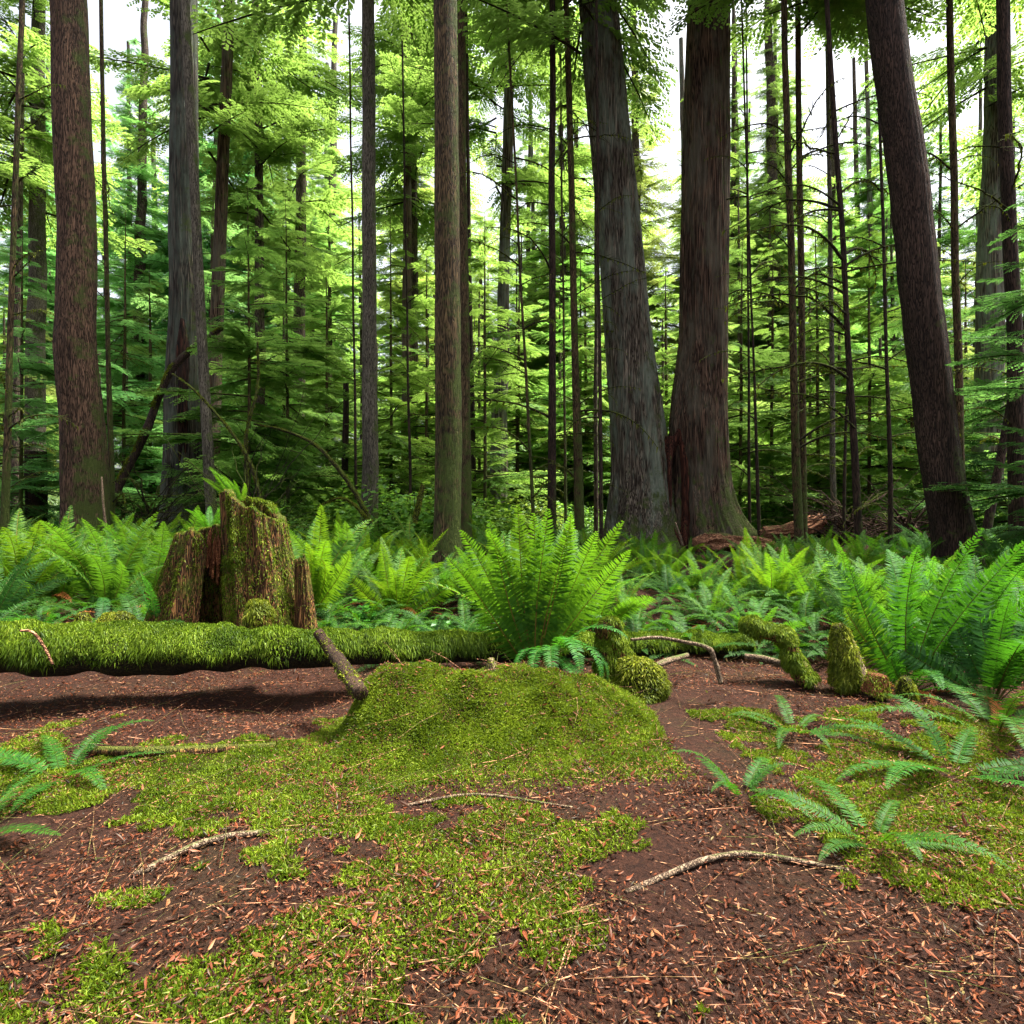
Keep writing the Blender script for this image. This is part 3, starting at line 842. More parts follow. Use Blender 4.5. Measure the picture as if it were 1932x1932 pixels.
# elevation pairs: upright, upright-arching, arching, low, drooping
FR_SPEC = [(84, 62), (82, 48), (78, 30), (74, 8), (62, -22), (40, -30), (22, -12), (38, -84)]
FR_RAW = {}
FR = {}
DEADF = []
for q in range(3):
    V, F, mi = frond_template(400 + q, 45 - q * 12, -50 + q * 8, npair=44, lmax=.085)
    DEADF.append(mesh('frond', V, F, [M_DEADFERN, M_DEADFERN], smooth=False, midx=mi))
for i, (a0, a1) in enumerate(FR_SPEC):
    for v in range(2):
        V, F, mi = frond_template(200 + i * 7 + v, a0 + v * 2, a1 - v * 8)
        FR_RAW[(i, v)] = (V, F, mi)
        FR[(i, v)] = mesh("frond", V, F, mats_f, smooth=False, midx=mi)


def frond_set(nf, style, size):
    """list of (spec index, variant, yaw, lean, scale, roll)"""
    out = []
    for k in range(nf):
        yaw = 2 * math.pi * (k + random.uniform(-.35, .35)) / nf * 1.0
        if style == 'upright': i = random.choices([0, 1, 2, 3, 4], [2, 5, 5, 3, 1])[0]
        elif style == 'arch': i = random.choices([1, 2, 3, 4, 5], [2, 4, 4, 3, 1])[0]
        else: i = random.choices([4, 5, 6], [1, 3, 5])[0]
        rl = random.gauss(0, .10)
        if abs(math.cos(yaw)) > .6 and random.random() < .75 and style != 'flat':   # blades twist to face the open side
            sgn = 1 if math.cos(yaw) < 0 else -1
            front = random.random() < .6
            yaw = R(270 if front else 90) + random.gauss(0, .35)
            rl = sgn * random.uniform(.25, .85) * (1 if front else -1)
        s = size * random.uniform(.72, 1.08) * (0.9 if i >= 4 and style != 'flat' else 1)
        out.append((i, random.randint(0, 1), yaw, random.uniform(.0, .38) if i < 4 else random.uniform(-.1, .15), s, rl))
    return out


def place_frond(root, i, v, yaw, lean, s, roll, color):
    if root.get('narrow'): roll = roll * .58
    o = link("frond", FR[(i, v)], root)
    o.rotation_euler = Euler((roll, lean, yaw), 'XYZ')
    o.scale = (s, s, s)
    o.location = (0.02 * math.cos(yaw), 0.02 * math.sin(yaw), 0)
    o.color = (*color, 1)
    return o


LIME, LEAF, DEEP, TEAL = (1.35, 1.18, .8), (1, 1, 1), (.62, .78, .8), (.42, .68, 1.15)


def fern(px, D, size, nf, style, color, label, z=None, fixed=None, group=None):
    if nf > 8: nf = int(nf * 1.35)
    x = XP(px, D)
    root = bpy.data.objects.new("sword_fern", None); COL.objects.link(root)
    root.location = (x, D, (gzf(x, D) if z is None else z) - 0.01)
    tag(root, label, "fern", group)
    if "largest bright lime" in label: root["narrow"] = 1
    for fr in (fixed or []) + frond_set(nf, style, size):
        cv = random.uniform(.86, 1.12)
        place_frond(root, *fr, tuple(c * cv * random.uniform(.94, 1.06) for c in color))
    if size > .6 and D < 8 and nf != 0 or 'largest bright' in label:
        for q in range(random.randint(1, 4)):
            o = link('frond', random.choice(DEADF), root); o['label'] = 'brown dead frond'
            o.rotation_euler = (random.gauss(0, .2), random.uniform(-.1, .4), random.uniform(0, 6.28)); o.scale = [max(size, .8) * random.uniform(.45, .75)] * 3
    return root


def face(px_yaw):  # helper: yaw so a frond leans to picture left (180) or right (0); 270 is towards the camera
    return R(px_yaw)


# hero ferns -----------------------------------------------------------
CF = [(1, 0, R(270), .10, 1.18, 1.02), (0, 1, R(268), .02, 1.22, .80), (0, 0, R(275), .04, 1.22, .60), (1, 1, R(262), .0, 1.2, .42), (0, 0, R(270), .0, 1.26, .27),
      (0, 1, R(272), .0, 1.22, .12), (0, 0, R(268), .03, 1.24, -.03), (1, 0, R(275), .0, 1.2, -.18), (0, 1, R(262), .02, 1.25, -.33), (1, 1, R(280), .0, 1.2, -.48),
      (0, 0, R(285), .0, 1.26, -.66), (1, 0, R(270), .05, 1.2, -.85), (0, 0, R(90), .08, 1.2, .15), (1, 1, R(95), .12, 1.2, -.2), (0, 1, R(85), .1, 1.22, .4), (1, 0, R(80), .1, 1.2, -.45),
      (0, 1, R(92), .15, 1.2, .62), (2, 0, R(350), .3, 1.15, 0), (2, 1, R(190), .3, 1.1, 0), (1, 0, R(60), .12, 1.15, 0)]
fern(1010, 4.2, 1.0, 0, 'upright', (1.05, 1.08, .8), "largest bright lime sword fern in the middle, in front of the mossy log", fixed=CF)
fern(1045, 3.85, .8, 0, 'flat', (.5, .85, .8), "deep green fronds hanging down to the floor below the largest lime fern", z=gzf(XP(1045, 3.85), 3.85) + .22,
     fixed=[(7, 0, R(266), .05, .62, .05), (7, 1, R(280), -.1, .66, -.12), (7, 0, R(252), .1, .55, .2), (7, 1, R(300), .0, .58, -.3), (7, 0, R(232), .1, .48, .3), (7, 1, R(318), .1, .5, -.35), (6, 1, R(290), .4, .5, .1), (4, 0, R(325), .2, .6, .1)])
DG = (.5, .78, .62)
RF = [(0, 0, R(262), .05, 1.08, .55), (1, 1, R(270), .0, 1.15, .22), (0, 0, R(275), .05, 1.18, -.12), (0, 1, R(270), .0, 1.25, -.42), (1, 0, R(280), .02, 1.2, -.72), (0, 1, R(268), .05, 1.1, -1.0),
      (1, 1, R(90), .1, 1.1, .2), (0, 0, R(95), .1, 1.1, -.3), (2, 0, R(10), .2, 1.1, 0), (4, 0, R(255), .2, .7, 0), (5, 0, R(290), .1, .6, 0)]
fern(1712, 3.95, 1.0, 3, 'arch', DG, "large deep green fern fanned upright in the right foreground", fixed=RF)
fern(1716, 4.1, 1.0, 0, 'arch', (1.25, 1.1, .8), "long lime fronds arching left out of the deep green fern on the right", fixed=[(1, 0, R(272), .10, 1.1, .86), (0, 1, R(266), .1, .95, .68)])
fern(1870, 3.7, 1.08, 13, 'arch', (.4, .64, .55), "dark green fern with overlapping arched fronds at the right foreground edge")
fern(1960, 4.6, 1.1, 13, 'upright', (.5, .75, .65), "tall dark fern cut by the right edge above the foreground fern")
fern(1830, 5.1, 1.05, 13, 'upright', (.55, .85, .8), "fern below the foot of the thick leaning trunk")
fern(30, 6.4, 1.36, 15, 'upright', LIME, "tall bright fern at the far left edge behind the mossy log")
fern(105, 6.9, 1.36, 14, 'upright', LEAF, "tall fern second from the left edge, in front of the brown fir")
fern(200, 6.3, 1.30, 14, 'upright', LEAF, "broad fern with arching fronds in front of the large brown fir")
fern(285, 7.2, 1.35, 13, 'upright', LEAF, "fern behind the left side of the broken mossy stump")
fern(150, 8.6, 1.3, 12, 'upright', LEAF, "fern at the foot of the large brown fir")
fern(-30, 5.4, 1.1, 12, 'upright', DEEP, "dark fern cut by the left edge above the mossy log")
fern(80, 5.2, .62, 8, 'flat', (.5, .8, .8), "low dark fern lying behind the left end of the mossy log")
fern(190, 5.0, .6, 8, 'flat', TEAL, "low blue green fern lying behind the small mossy mound")
fern(300, 4.75, .58, 0, 'upright', (.5, .85, 1.2), "single blue green upright frond left of the broken stump", fixed=[(0, 0, R(200), .0, .62, 0), (0, 1, R(262), .02, .66, 0)])
fern(585, 6.0, 1.28, 14, 'upright', LIME, "tall bright fern rising behind the right side of the broken stump")
fern(625, 6.7, 1.22, 11, 'upright', LEAF, "fern between the broken stump and the straight grey fir")
fern(748, 6.5, 1.15, 16, 'upright', LIME, "vase shaped bright fern in front of the straight grey fir, right of stump")
fern(835, 6.9, .9, 9, 'arch', DEEP, "dark fern at the red foot of the central mossy fir")
fern(1120, 5.4, 1.0, 12, 'upright', (1.1, 1.1, .85), "fern behind the right side of the largest lime fern")
fern(920, 6.6, 1.0, 12, 'upright', LEAF, "fern between the central mossy fir and the largest lime fern")
fern(1010, 7.2, 1.0, 12, 'upright', LEAF, "fern directly behind the largest lime fern")
fern(1250, 8.0, .8, 11, 'upright', LEAF, "fern in front of the hollow of the split cedar")
fern(1290, 7.0, .62, 9, 'arch', LEAF, "small fern in front of the right stem of the split cedar")
fern(1345, 5.6, .66, 10, 'arch', LEAF, "small fern left of the vase shaped ferns, below the broken red log")
fern(1455, 6.4, .92, 14, 'upright', LIME, "bright upright fern below the fallen log on the right")
fern(1420, 5.2, .7, 10, 'arch', (.85, 1, .9), "arching fern behind the mossy elbow branch")
fern(1540, 6.1, .9, 12, 'upright', (1.1, 1.1, .85), "bright fern below the close pair of trunks")
fern(1610, 5.3, .9, 12, 'upright', (.9, 1, .9), "fern behind the long arching lime frond on the right")
fern(1740, 6.2, .9, 12, 'upright', (.8, 1, .9), "fern left of the foot of the thick leaning trunk")
for px, D, s, lab in [(650, 5.1, .6, "low dark fern lying right of the broken stump behind the log"), (740, 4.9, .66, "low dark fern lying behind the middle of the mossy log"),
                      (830, 4.7, .72, "low dark fern with long flat fronds left of the largest lime fern"), (700, 5.8, .55, "low fern under the vase shaped fern"),
                      (900, 5.3, .6, "low dark fern just left behind the largest lime fern"), (1200, 4.9, .62, "low dark fern lying behind the knobbly moss post"),
                      (1290, 4.75, .6, "low dark fern with flat fronds above the far end of the mossy log"), (1370, 5.0, .55, "low fern left of the mossy elbow branch"),
                      (1560, 4.6, .5, "low fern just left above the mossy stub on the right"), (1250, 5.7, .55, "low fern in the red litter before the split cedar"),
                      (1490, 4.9, .55, "low fern above the bend of the mossy elbow branch"), (1140, 4.6, .5, "low fern between the largest lime fern and the moss post")]:
    fern(px, D, s, 8, 'flat', (.42, .58, .38), lab)

# merged small ferns for the farther banks -----------------------------------
def fern_mesh(seed, style, nf):
    random.seed(seed)
    Vs, F4, F3, mi4, mi3, off = [], [], [], [], [], 0
    for (i, v, yaw, lean, s, roll) in frond_set(nf, style, 1.0):
        V, F, mi = FR_RAW[(i, v)]
        M = np.array(Euler((roll, lean, yaw), 'XYZ').to_matrix())
        Vs.append((V * s) @ M.T); k = 0
        for f in F:
            if f.shape[1] == 4: F4.append(f + off); mi4.append(mi[k:k + len(f)])
            else: F3.append(f + off); mi3.append(mi[k:k + len(f)])
            k += len(f)
        off += len(V)
    return mesh("sword_fern", np.concatenate(Vs), [np.concatenate(F4), np.concatenate(F3)], mats_f, smooth=False, midx=np.concatenate(mi4 + mi3))
FM = [fern_mesh(60 + i, 'upright', 15) for i in range(3)] + [fern_mesh(70 + i, 'arch', 11) for i in range(3)]
random.seed(99)
bank = []
def bankpts(x0, x1, d0, d1, n, size, tol):
    for _ in range(n * 6):
        if n <= 0: break
        px, D = random.uniform(x0, x1), random.uniform(d0, d1)
        if any(abs(XP(px, D) - XP(q[0], q[1])) < tol and abs(D - q[1]) < tol for q in bank): continue
        bank.append((px, D, random.uniform(*size))); n -= 1
bankpts(-60, 330, 7.2, 13, 34, (1.0, 1.25), .62)
bankpts(330, 820, 7.0, 12, 30, (.85, 1.08), .62)
bankpts(860, 1150, 7.8, 12.5, 26, (.75, .98), .65)
bankpts(1400, 1990, 6.4, 12, 74, (.65, .92), .58)
bankpts(1150, 1420, 6.2, 12, 24, (.5, .78), .7)
bankpts(1640, 1990, 4.6, 6.6, 14, (.75, .95), .5)
bank = [b for b in bank if not (1150 < b[0] < 1420 and b[1] > 12.2)]
bank.sort()
cnt = {}
for px, D, s in bank:
    a = max([l for l in LM if l[0] <= max(px, 0)], key=lambda l: l[0]); b = min([l for l in LM if l[0] > px] or [LM[-1]], key=lambda l: l[0])
    row = "near" if D < 6.7 else "middle" if D < 9.5 else "far"
    key = (row, a[1]); i = cnt.get(key, 0); cnt[key] = i + 1
    x = XP(px, D)
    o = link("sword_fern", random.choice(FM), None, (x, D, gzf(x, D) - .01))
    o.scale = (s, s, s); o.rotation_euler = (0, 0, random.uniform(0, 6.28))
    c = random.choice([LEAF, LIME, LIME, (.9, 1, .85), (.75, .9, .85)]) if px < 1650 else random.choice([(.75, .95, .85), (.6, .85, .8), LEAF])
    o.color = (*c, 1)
    nth = ORD[i] if i < 20 else f"{i + 1}th"
    lab = f"{row} row sword fern, {nth} from left between the {a[1]} and {b[1]}" if a[1] != b[1] else f"{row} row sword fern, {nth} beyond the right edge"
    tag(o, lab, "fern", "sword ferns in the banks below the trees")


# ------------------------------------------------------------------ moss
def moss_on(V, faces, n, length, seed, mask=None, width=0.0035, hang=0.9, out_=0.55, segs=2):
    """strands rooted on the given surface"""
    r = np.random.default_rng(seed)
    tri = []
    for f in faces:
        if f.shape[1] == 4: tri += [f[:, [0, 1, 2]], f[:, [0, 2, 3]]]
        else: tri.append(f)
    tri = np.concatenate(tri)
    A, B, C = V[tri[:, 0]], V[tri[:, 1]], V[tri[:, 2]]
    nr = np.cross(B - A, C - A); ar = np.linalg.norm(nr, axis=1); nr = nr / (ar[:, None] + 1e-12)
    cen = (A + B + C) / 3
    wgt = ar.copy()
    if mask is not None: wgt = wgt * (np.clip(mask(cen, nr), 0, None) + 1e-4)
    p = wgt / wgt.sum()
    k = r.choice(len(tri), n, p=p)
    u, v = r.random(n), r.random(n); sw = u + v > 1; u[sw] = 1 - u[sw]; v[sw] = 1 - v[sw]
    pos = A[k] + (B[k] - A[k]) * u[:, None] + (C[k] - A[k]) * v[:, None]
    N = nr[k]
    clump = 0.65 + 0.6 * vnoise(pos * 14)
    L = length * (0.5 + 0.8 * r.random(n)) * clump.clip(.3, 1.4)
    rnd = r.normal(size=(n, 3)) * 0.38
    d1 = norm(N * out_ + rnd + [0, 0, 0.12])
    d2 = norm(d1 * 0.5 + np.array([0, 0, -1.0]) * hang + rnd * .4)
    side = norm(np.cross(d1, r.normal(size=(n, 3))))
    wd = (width * (0.7 + 0.7 * r.random(n)))[:, None]
    p0 = pos - N * 0.004
    m_ = p0 + d1 * (L * .5)[:, None]; e = m_ + d2 * (L * .55)[:, None]
    blk = np.stack([p0 - side * wd, p0 + side * wd, m_ + side * wd * .9, m_ - side * wd * .9, e], 1)
    b = np.arange(n)[:, None] * 5
    return blk.reshape(-1, 3), [b + [0, 1, 2, 3], b + [3, 2, 4]]


def flip(F): return [f[:, ::-1] for f in F]


def mossy(root, name, V, F, mat, n, length, seed, mask=None, color=(1, 1, 1), **kw):
    body = link(name, mesh(name, V, F, mat), root)
    c = V.mean(0)
    Vm, Fm = moss_on(V, F, n, length, seed, mask, **kw)
    mo = link("moss", mesh("moss", Vm, Fm, M_MOSS, smooth=False), root)
    mo.color = (*color, 1)
    return body


def outward(V, F, center_fn):
    """make sure the quads face outward so strands grow outward"""
    q = F[0]
    A, B, C = V[q[:, 0]], V[q[:, 1]], V[q[:, 2]]
    n = np.cross(B - A, C - A); c = (A + C) / 2
    s = np.sum(n * (c - center_fn(c)), 1).sum()
    return F if s > 0 else flip(F)


def thing(name, label, cat, loc=(0, 0, 0), group=None):
    o = bpy.data.objects.new(name, None); COL.objects.link(o); o.location = loc; o.empty_display_size = .2
    return tag(o, label, cat, group)


def limbpath(ctrl):
    """ctrl: (px, py, D, radius px) -> local pts, radii, base"""
    pts = np.array([tuple(P(c[0], c[1], c[2])) for c in ctrl]); rad = np.array([c[3] / FPX * c[2] for c in ctrl])
    return pts, rad


def tube_thing(root, name, ctrl, mat, n=40, ns=16, lump=.12, lsc=8, moss=0, mlen=.03, seed=1, mask=None, color=(1, 1, 1), cap=True, ridge=0.0, **kw):
    pts, rad = limbpath(ctrl)
    base = np.array(root.location)
    c = curve(pts, n) - base
    rr = np.interp(np.linspace(0, 1, n), np.linspace(0, 1, len(rad)), rad)
    V, F = tube(c, rr, ns, cap=cap, lump=lump, lsc=lsc, seed=seed, ridge=ridge, capz=0.0)
    # orient outward
    def cf(p):
        d_ = ((p[:, None, ::1] - c[None, ::4]) ** 2).sum(-1); return c[::4][d_.argmin(1)]
    F = outward(V, F, cf)
    if moss: return mossy(root, name, V, F, mat, moss, mlen, seed, mask, color, **kw)
    return link(name, mesh(name, V, F, mat), root)


# ---- long mossy log
lg = thing("mossy_log", "long moss covered log lying across the foreground in front of the stump", "log", tuple(P(0, 1275, 3.7)))
def logmask(c, n):
    under = np.clip(n[:, 2] * 1.3 + .55, 0.0, 1)
    return under * (0.12 + np.clip(.75 + 1.3 * vnoise(c * 2.3) + .9 * vnoise(c * 9 + 4), 0, 1.2))
tube_thing(lg, "trunk", [(-320, 1222, 3.45, 47), (0, 1225, 3.6, 45), (330, 1226, 3.72, 42), (600, 1222, 3.85, 33), (800, 1222, 4.1, 28), (975, 1223, 4.3, 25), (1190, 1217, 4.55, 20), (1410, 1214, 4.8, 18)],
           B_MOSSBASE, n=260, ns=40, lump=.18, lsc=6.5, moss=190000, mlen=.064, seed=11, mask=logmask, color=(.72, .96, .75), width=.003, hang=1.15)
st_ = link("stub", None, lg) if False else None

# ---- broken stump
def shell(rows_c, R0, R1, arcs, thick, hfun, seed, center, n=60, m=70, yfl=.8):
    """open shell: arc angles a0..a1, height by angle, radius by height"""
    a0, a1 = arcs
    a = np.linspace(a0, a1, m)
    h = hfun((a - a0) / (a1 - a0))
    t = np.linspace(0, 1, n)
    Tt, A = np.meshgrid(t, a, indexing='ij')
    Zz = Tt * h[None]
    rel = Zz / h.max()
    rad = R0 + (R1 - R0) * rel ** .75
    fl = 1 + .11 * vnoise(np.stack([np.cos(A) * 3, np.sin(A) * 3, Zz * .8 + seed], -1)) + .085 * vnoise(np.stack([np.cos(A) * 9, np.sin(A) * 9, Zz * 1.0 + seed], -1)) + .045 * vnoise(np.stack([np.cos(A) * 24, np.sin(A) * 24, Zz * 3 + seed], -1))
    ro = rad * fl
    cx = center(Zz)
    O = np.stack([cx + np.cos(A) * ro, np.sin(A) * ro * yfl, Zz], -1)
    ri = ro - thick * (1 - .55 * Tt)
    ri = ri.clip(.02)
    I = np.stack([cx + np.cos(A) * ri, np.sin(A) * ri * yfl, Zz - .01 * (1 - Tt)], -1)
    # outline polygon per row: outer forward, inner back
    ring = np.concatenate([O, I[:, ::-1]], 1); k = ring.shape[1]
    V = ring.reshape(-1, 3)
    i, j = np.meshgrid(np.arange(n - 1), np.arange(k), indexing='ij'); j2 = (j + 1) % k
    Q = np.stack([i * k + j, i * k + j2, (i + 1) * k + j2, (i + 1) * k + j], -1).reshape(-1, 4)
    jj = np.arange(m - 1); b = (n - 1) * k
    capq = np.stack([b + jj, b + jj + 1, b + k - 2 - jj, b + k - 1 - jj], -1)
    return V, [np.concatenate([Q, capq])]

SD = 4.9; sp = SD / FPX
bx0 = XP(430, SD); bz0 = gzf(bx0, SD) - .05
st = thing("broken_stump", "tall broken mossy stump split in two pieces, with ferns growing on top", "stump", (bx0, SD, bz0))
def jag(base, seed, amp=.06):
    return lambda u: base(u) + amp * vnoise(np.stack([u * 9, 0 * u + seed, 0 * u], -1)) + amp * .6 * vnoise(np.stack([u * 28, 0 * u, 0 * u + seed], -1))
HB = CAMZ - bz0   # height of the eye level over the stump foot
def SZ(py): return HB + (966 - py) * sp
# left piece: horseshoe open to the front right
def hl(u):  # u 0..1 from behind-right, round the left, to front
    return np.interp(u, [0, .2, .5, .68, .85, 1], [SZ(1000), SZ(986), SZ(1020), SZ(1006), SZ(994), SZ(1022)])
V, F = shell(None, .42, .185, (R(20), R(306)), .10, jag(hl, 3.3, .035), 2.2, lambda z: -0.375 + .17 * z, m=150)
F = outward(V, F, lambda c: np.stack([-0.3 + 0 * c[:, 0], 0 * c[:, 0], c[:, 2]], -1))
def lm(c, n):
    outs = (n[:, 1] < .3) | (n[:, 0] < 0)
    return np.clip(n[:, 2], 0, 1) * 3 + outs * (.25 + .95 * c[:, 2]) * (vnoise(c * np.array([9, 9, 2.5]) + 3) > -.25) * (np.hypot(c[:, 0] + .3, c[:, 1]) > .16)
mossy(st, "left_slab", V, F, B_STUMP, 26000, .04, 21, lm, color=(.75, .88, .7), hang=1.1, out_=.35, width=.003)
# right piece: nearly closed tall column
def hr(u):
    return np.interp(u, [0, .18, .36, .5, .62, .72, .85, 1], [SZ(990), SZ(965), SZ(938), SZ(950), SZ(935), SZ(926), SZ(958), SZ(990)])
V, F = shell(None, .36, .22, (R(-20), R(338)), .14, jag(hr, 7.1, .03), 5.9, lambda z: 0.35 - .125 * z, m=170)
F = outward(V, F, lambda c: np.stack([.27 + 0 * c[:, 0], 0 * c[:, 0], c[:, 2]], -1))
def rm(c, n):
    left = np.clip(1.5 - (c[:, 0] + .02) / .26, 0.04, 1)
    return np.clip(n[:, 2], 0, 1) * 3 + left * (1.3 * (vnoise(c * np.array([10, 10, 2]) + 8) > -.4)) * (n[:, 1] < .5) * (.5 + .5 * c[:, 2])
mossy(st, "right_slab", V, F, B_STUMP, 44000, .04, 22, rm, color=(.85, 1.02, .75), hang=1.1, out_=.3, width=.003)
# the little side slab at the right foot
def hs(u): return np.interp(u, [0, .3, .6, 1], [SZ(1075), SZ(1050), SZ(1056), SZ(1110)])
V, F = shell(None, .12, .05, (R(150), R(450)), .05, jag(hs, 1.1, .05), 9.2, lambda z: .69 - .07 * z, n=40, m=70, yfl=.8)
V[:, 1] -= .10
F = outward(V, F, lambda c: np.stack([.64 + 0 * c[:, 0], -.10 + 0 * c[:, 0], c[:, 2]], -1))
mossy(st, "side_slab", V, F, B_STUMP, 2500, .02, 23, lambda c, n: np.clip(n[:, 2], 0, 1) + .08 + .5 * c[:, 2], color=(.8, .8, .7), width=.0028)
# splintered orange wood inside the left piece
sv = []
for k in range(16):
    x = XP(random.uniform(399, 422), SD) - bx0; z0 = SZ(random.uniform(1030, 1085)); y = random.uniform(-.10, .02)
    hh = random.uniform(.06, .26)
    q = np.array([[x, y, z0 - .1], [x + random.gauss(0, .01), y + .01, z0 + hh * .5], [x + random.gauss(-.01, .015), y + .03, min(z0 + hh, SZ(995))]])
    sv.append(tube(q, [.012, .009, .002], 4))
V, F = join(sv); o = link("splinters", mesh("splinters", V, F, B_CUT), st); o["label"] = "orange splintered wood at the broken edge"
# ferns growing on the stump top are their own things
fern(455, 4.95, .42, 0, 'upright', (1.15, 1.2, .9), "little fern with curved lime fronds growing on top of the broken stump", z=bz0 + SZ(950),
     fixed=[(1, 0, R(265), .1, .36, .85), (0, 0, R(270), .05, .38, .62), (1, 1, R(275), .1, .30, .38), (0, 1, R(268), .1, .22, .1), (2, 1, R(285), .1, .24, -.3), (2, 0, R(180), .2, .42, 0), (0, 0, R(95), .1, .26, -.5)])
fern(520, 4.9, .3, 0, 'arch', (.9, 1.1, .8), "tiny fern tuft on the right shoulder of the broken stump", z=bz0 + SZ(968),
     fixed=[(3, 0, R(10), .2, .12, 0), (3, 1, R(60), .2, .10, 0), (3, 0, R(300), .2, .09, 0), (2, 0, R(180), .2, .1, 0)])
fern(398, 5.2, .35, 7, 'arch', (.8, 1.05, .95), "little fern rising between the two broken stump pieces", z=bz0 + SZ(1010))


# ---- mossy knobs, mounds, posts
def blob(root, name, w_, h_, d_, n, mlen, seed, mat=B_MOSSBASE, color=(1, 1, 1), lump=.2, lo=(0, 0, 0), sharp=1.0, **kw):
    nu, nv = 40, 22
    a = np.linspace(0, 2 * np.pi, nu, endpoint=False); t = np.linspace(0, 1, nv)
    Tt, A = np.meshgrid(t, a, indexing='ij')
    prof = np.cos(Tt * np.pi / 2) ** (.55 * sharp)
    X = np.cos(A) * prof * w_ / 2; Y = np.sin(A) * prof * d_ / 2; Z_ = np.sin(Tt * np.pi / 2) * h_ - .03
    V = np.stack([X, Y, Z_], -1)
    f = 1 + lump * vnoise(V.reshape(-1, 3) * 9 + seed).reshape(nv, nu)
    V = (V * f[..., None]).reshape(-1, 3) + np.array(lo)
    i, j = np.meshgrid(np.arange(nv - 1), np.arange(nu), indexing='ij'); j2 = (j + 1) % nu
    Q = np.stack([i * nu + j, i * nu + j2, (i + 1) * nu + j2, (i + 1) * nu + j], -1).reshape(-1, 4)
    F = outward(V, [Q], lambda c: c * [0, 0, .5] + np.array(lo))
    return mossy(root, name, V, F, mat, n, mlen, seed, None, color, **kw)

def gthing(name, label, cat, px, D, dz=0.0):
    x = XP(px, D); return thing(name, label, cat, (x, D, gzf(x, D) + dz))

def zpy(py, D): return CAMZ + (966 - py) / FPX * D
t_ = gthing("moss_mound", "round knob of shaggy moss left of the broken stump, behind the log", "moss mound", 217, 4.6)
blob(t_, "mound", .29, zpy(1142, 4.6) - t_.location.z, .28, 7000, .05, 31, hang=1)
t_ = gthing("moss_mound", "smaller moss knob left of the round one, behind the log", "moss mound", 156, 4.5)
blob(t_, "mound", .15, zpy(1155, 4.5) - t_.location.z, .15, 3000, .045, 32, hang=1, color=(.75, .75, .7))
t_ = gthing("mossy_stub", "short mossy stub standing on the log in front of the broken stump", "stub", 487, 3.98)
tube_thing(t_, "wood", [(488, 1240, 3.98, 25), (488, 1190, 3.98, 24), (489, 1160, 3.98, 22), (489, 1136, 3.98, 15)], B_STUMP, n=24, moss=5000, mlen=.045, seed=33,
           mask=lambda c, n: np.clip(c[:, 2] - c[:, 2].mean(), -.0, 1) * 6 + np.clip(n[:, 2], 0, 1) * 3 + .15, hang=1.1)
t_ = gthing("knobbly_post", "thick moss covered post stub right of the largest lime fern", "stub", 1155, 3.75)
tube_thing(t_, "wood", [(1160, 1275, 3.75, 36), (1158, 1240, 3.75, 27), (1154, 1200, 3.75, 26), (1150, 1180, 3.75, 25), (1148, 1166, 3.75, 15)], B_STUMP, n=30, ns=24, lump=.38, lsc=16, moss=14000, mlen=.05, seed=34, hang=1.0, color=(.8, .98, .8), mask=lambda c, n: np.clip(.5 + 1.6 * vnoise(c * 17 + 2) + .6 * n[:, 2], .02, 1.2))
t_ = gthing("moss_mound", "low shaggy moss heap at the foot of the knobbly post", "moss mound", 1205, 3.6)
blob(t_, "mound", .34, zpy(1240, 3.6) - t_.location.z, .30, 8000, .04, 35, hang=.7)
t_ = gthing("mossy_elbow_branch", "crooked mossy branch bending down to the litter on the right", "branch", 1520, 3.7)
tube_thing(t_, "wood", [(1402, 1178, 3.95, 12), (1425, 1183, 3.9, 17), (1455, 1194, 3.85, 16), (1480, 1205, 3.8, 18), (1500, 1240, 3.75, 17), (1522, 1290, 3.7, 17)], B_STUMP, n=50, lump=.38, lsc=16, moss=18000, mlen=.05, seed=36, hang=1.0, color=(.8, .98, .8), mask=lambda c, n: np.clip(.5 + 1.6 * vnoise(c * 17 + 2) + .6 * n[:, 2], .02, 1.2))
t_ = gthing("mossy_stub", "ragged mossy stub with bare grey wood on its right side", "stub", 1597, 3.7)
tube_thing(t_, "wood", [(1602, 1290, 3.7, 34), (1598, 1250, 3.7, 28), (1590, 1215, 3.7, 20), (1583, 1190, 3.7, 15), (1580, 1178, 3.7, 8)], B_DEADSTICK, n=30, ns=18, lump=.35, lsc=16, moss=12000, mlen=.045, seed=37, hang=1.0,
           mask=lambda c, n: (c[:, 0] < .015).astype(float) + .25 * (c[:, 2] < .1) + .03)
t_ = gthing("broken_stub", "small stub with fresh orange broken wood near the bottom right", "stub", 1655, 3.5)
tube_thing(t_, "wood", [(1650, 1310, 3.5, 24), (1654, 1288, 3.5, 20), (1656, 1272, 3.5, 17)], B_CUT, n=14, lump=.3, lsc=18, moss=1200, mlen=.03, seed=38, mask=lambda c, n: (c[:, 2] < .02) + .02)
t_ = gthing("moss_mound", "small moss knob right of the fresh orange broken stub", "moss mound", 1710, 3.55)
blob(t_, "mound", .10, zpy(1264, 3.55) - t_.location.z, .12, 2200, .035, 39)
t_ = gthing("broken_stub", "pale pointed snag tip with moss around it, on the far side of the moss hummock", "stub", 925, 3.3)
tube_thing(t_, "wood", [(925, 1300, 3.3, 20), (927, 1264, 3.3, 12), (926, 1242, 3.3, 5)], B_DEADSTICK, n=16, moss=2200, mlen=.03, seed=40, mask=lambda c, n: np.clip(.16 - c[:, 2], 0, 1) * 5 + (c[:, 0] < 0) * .3)

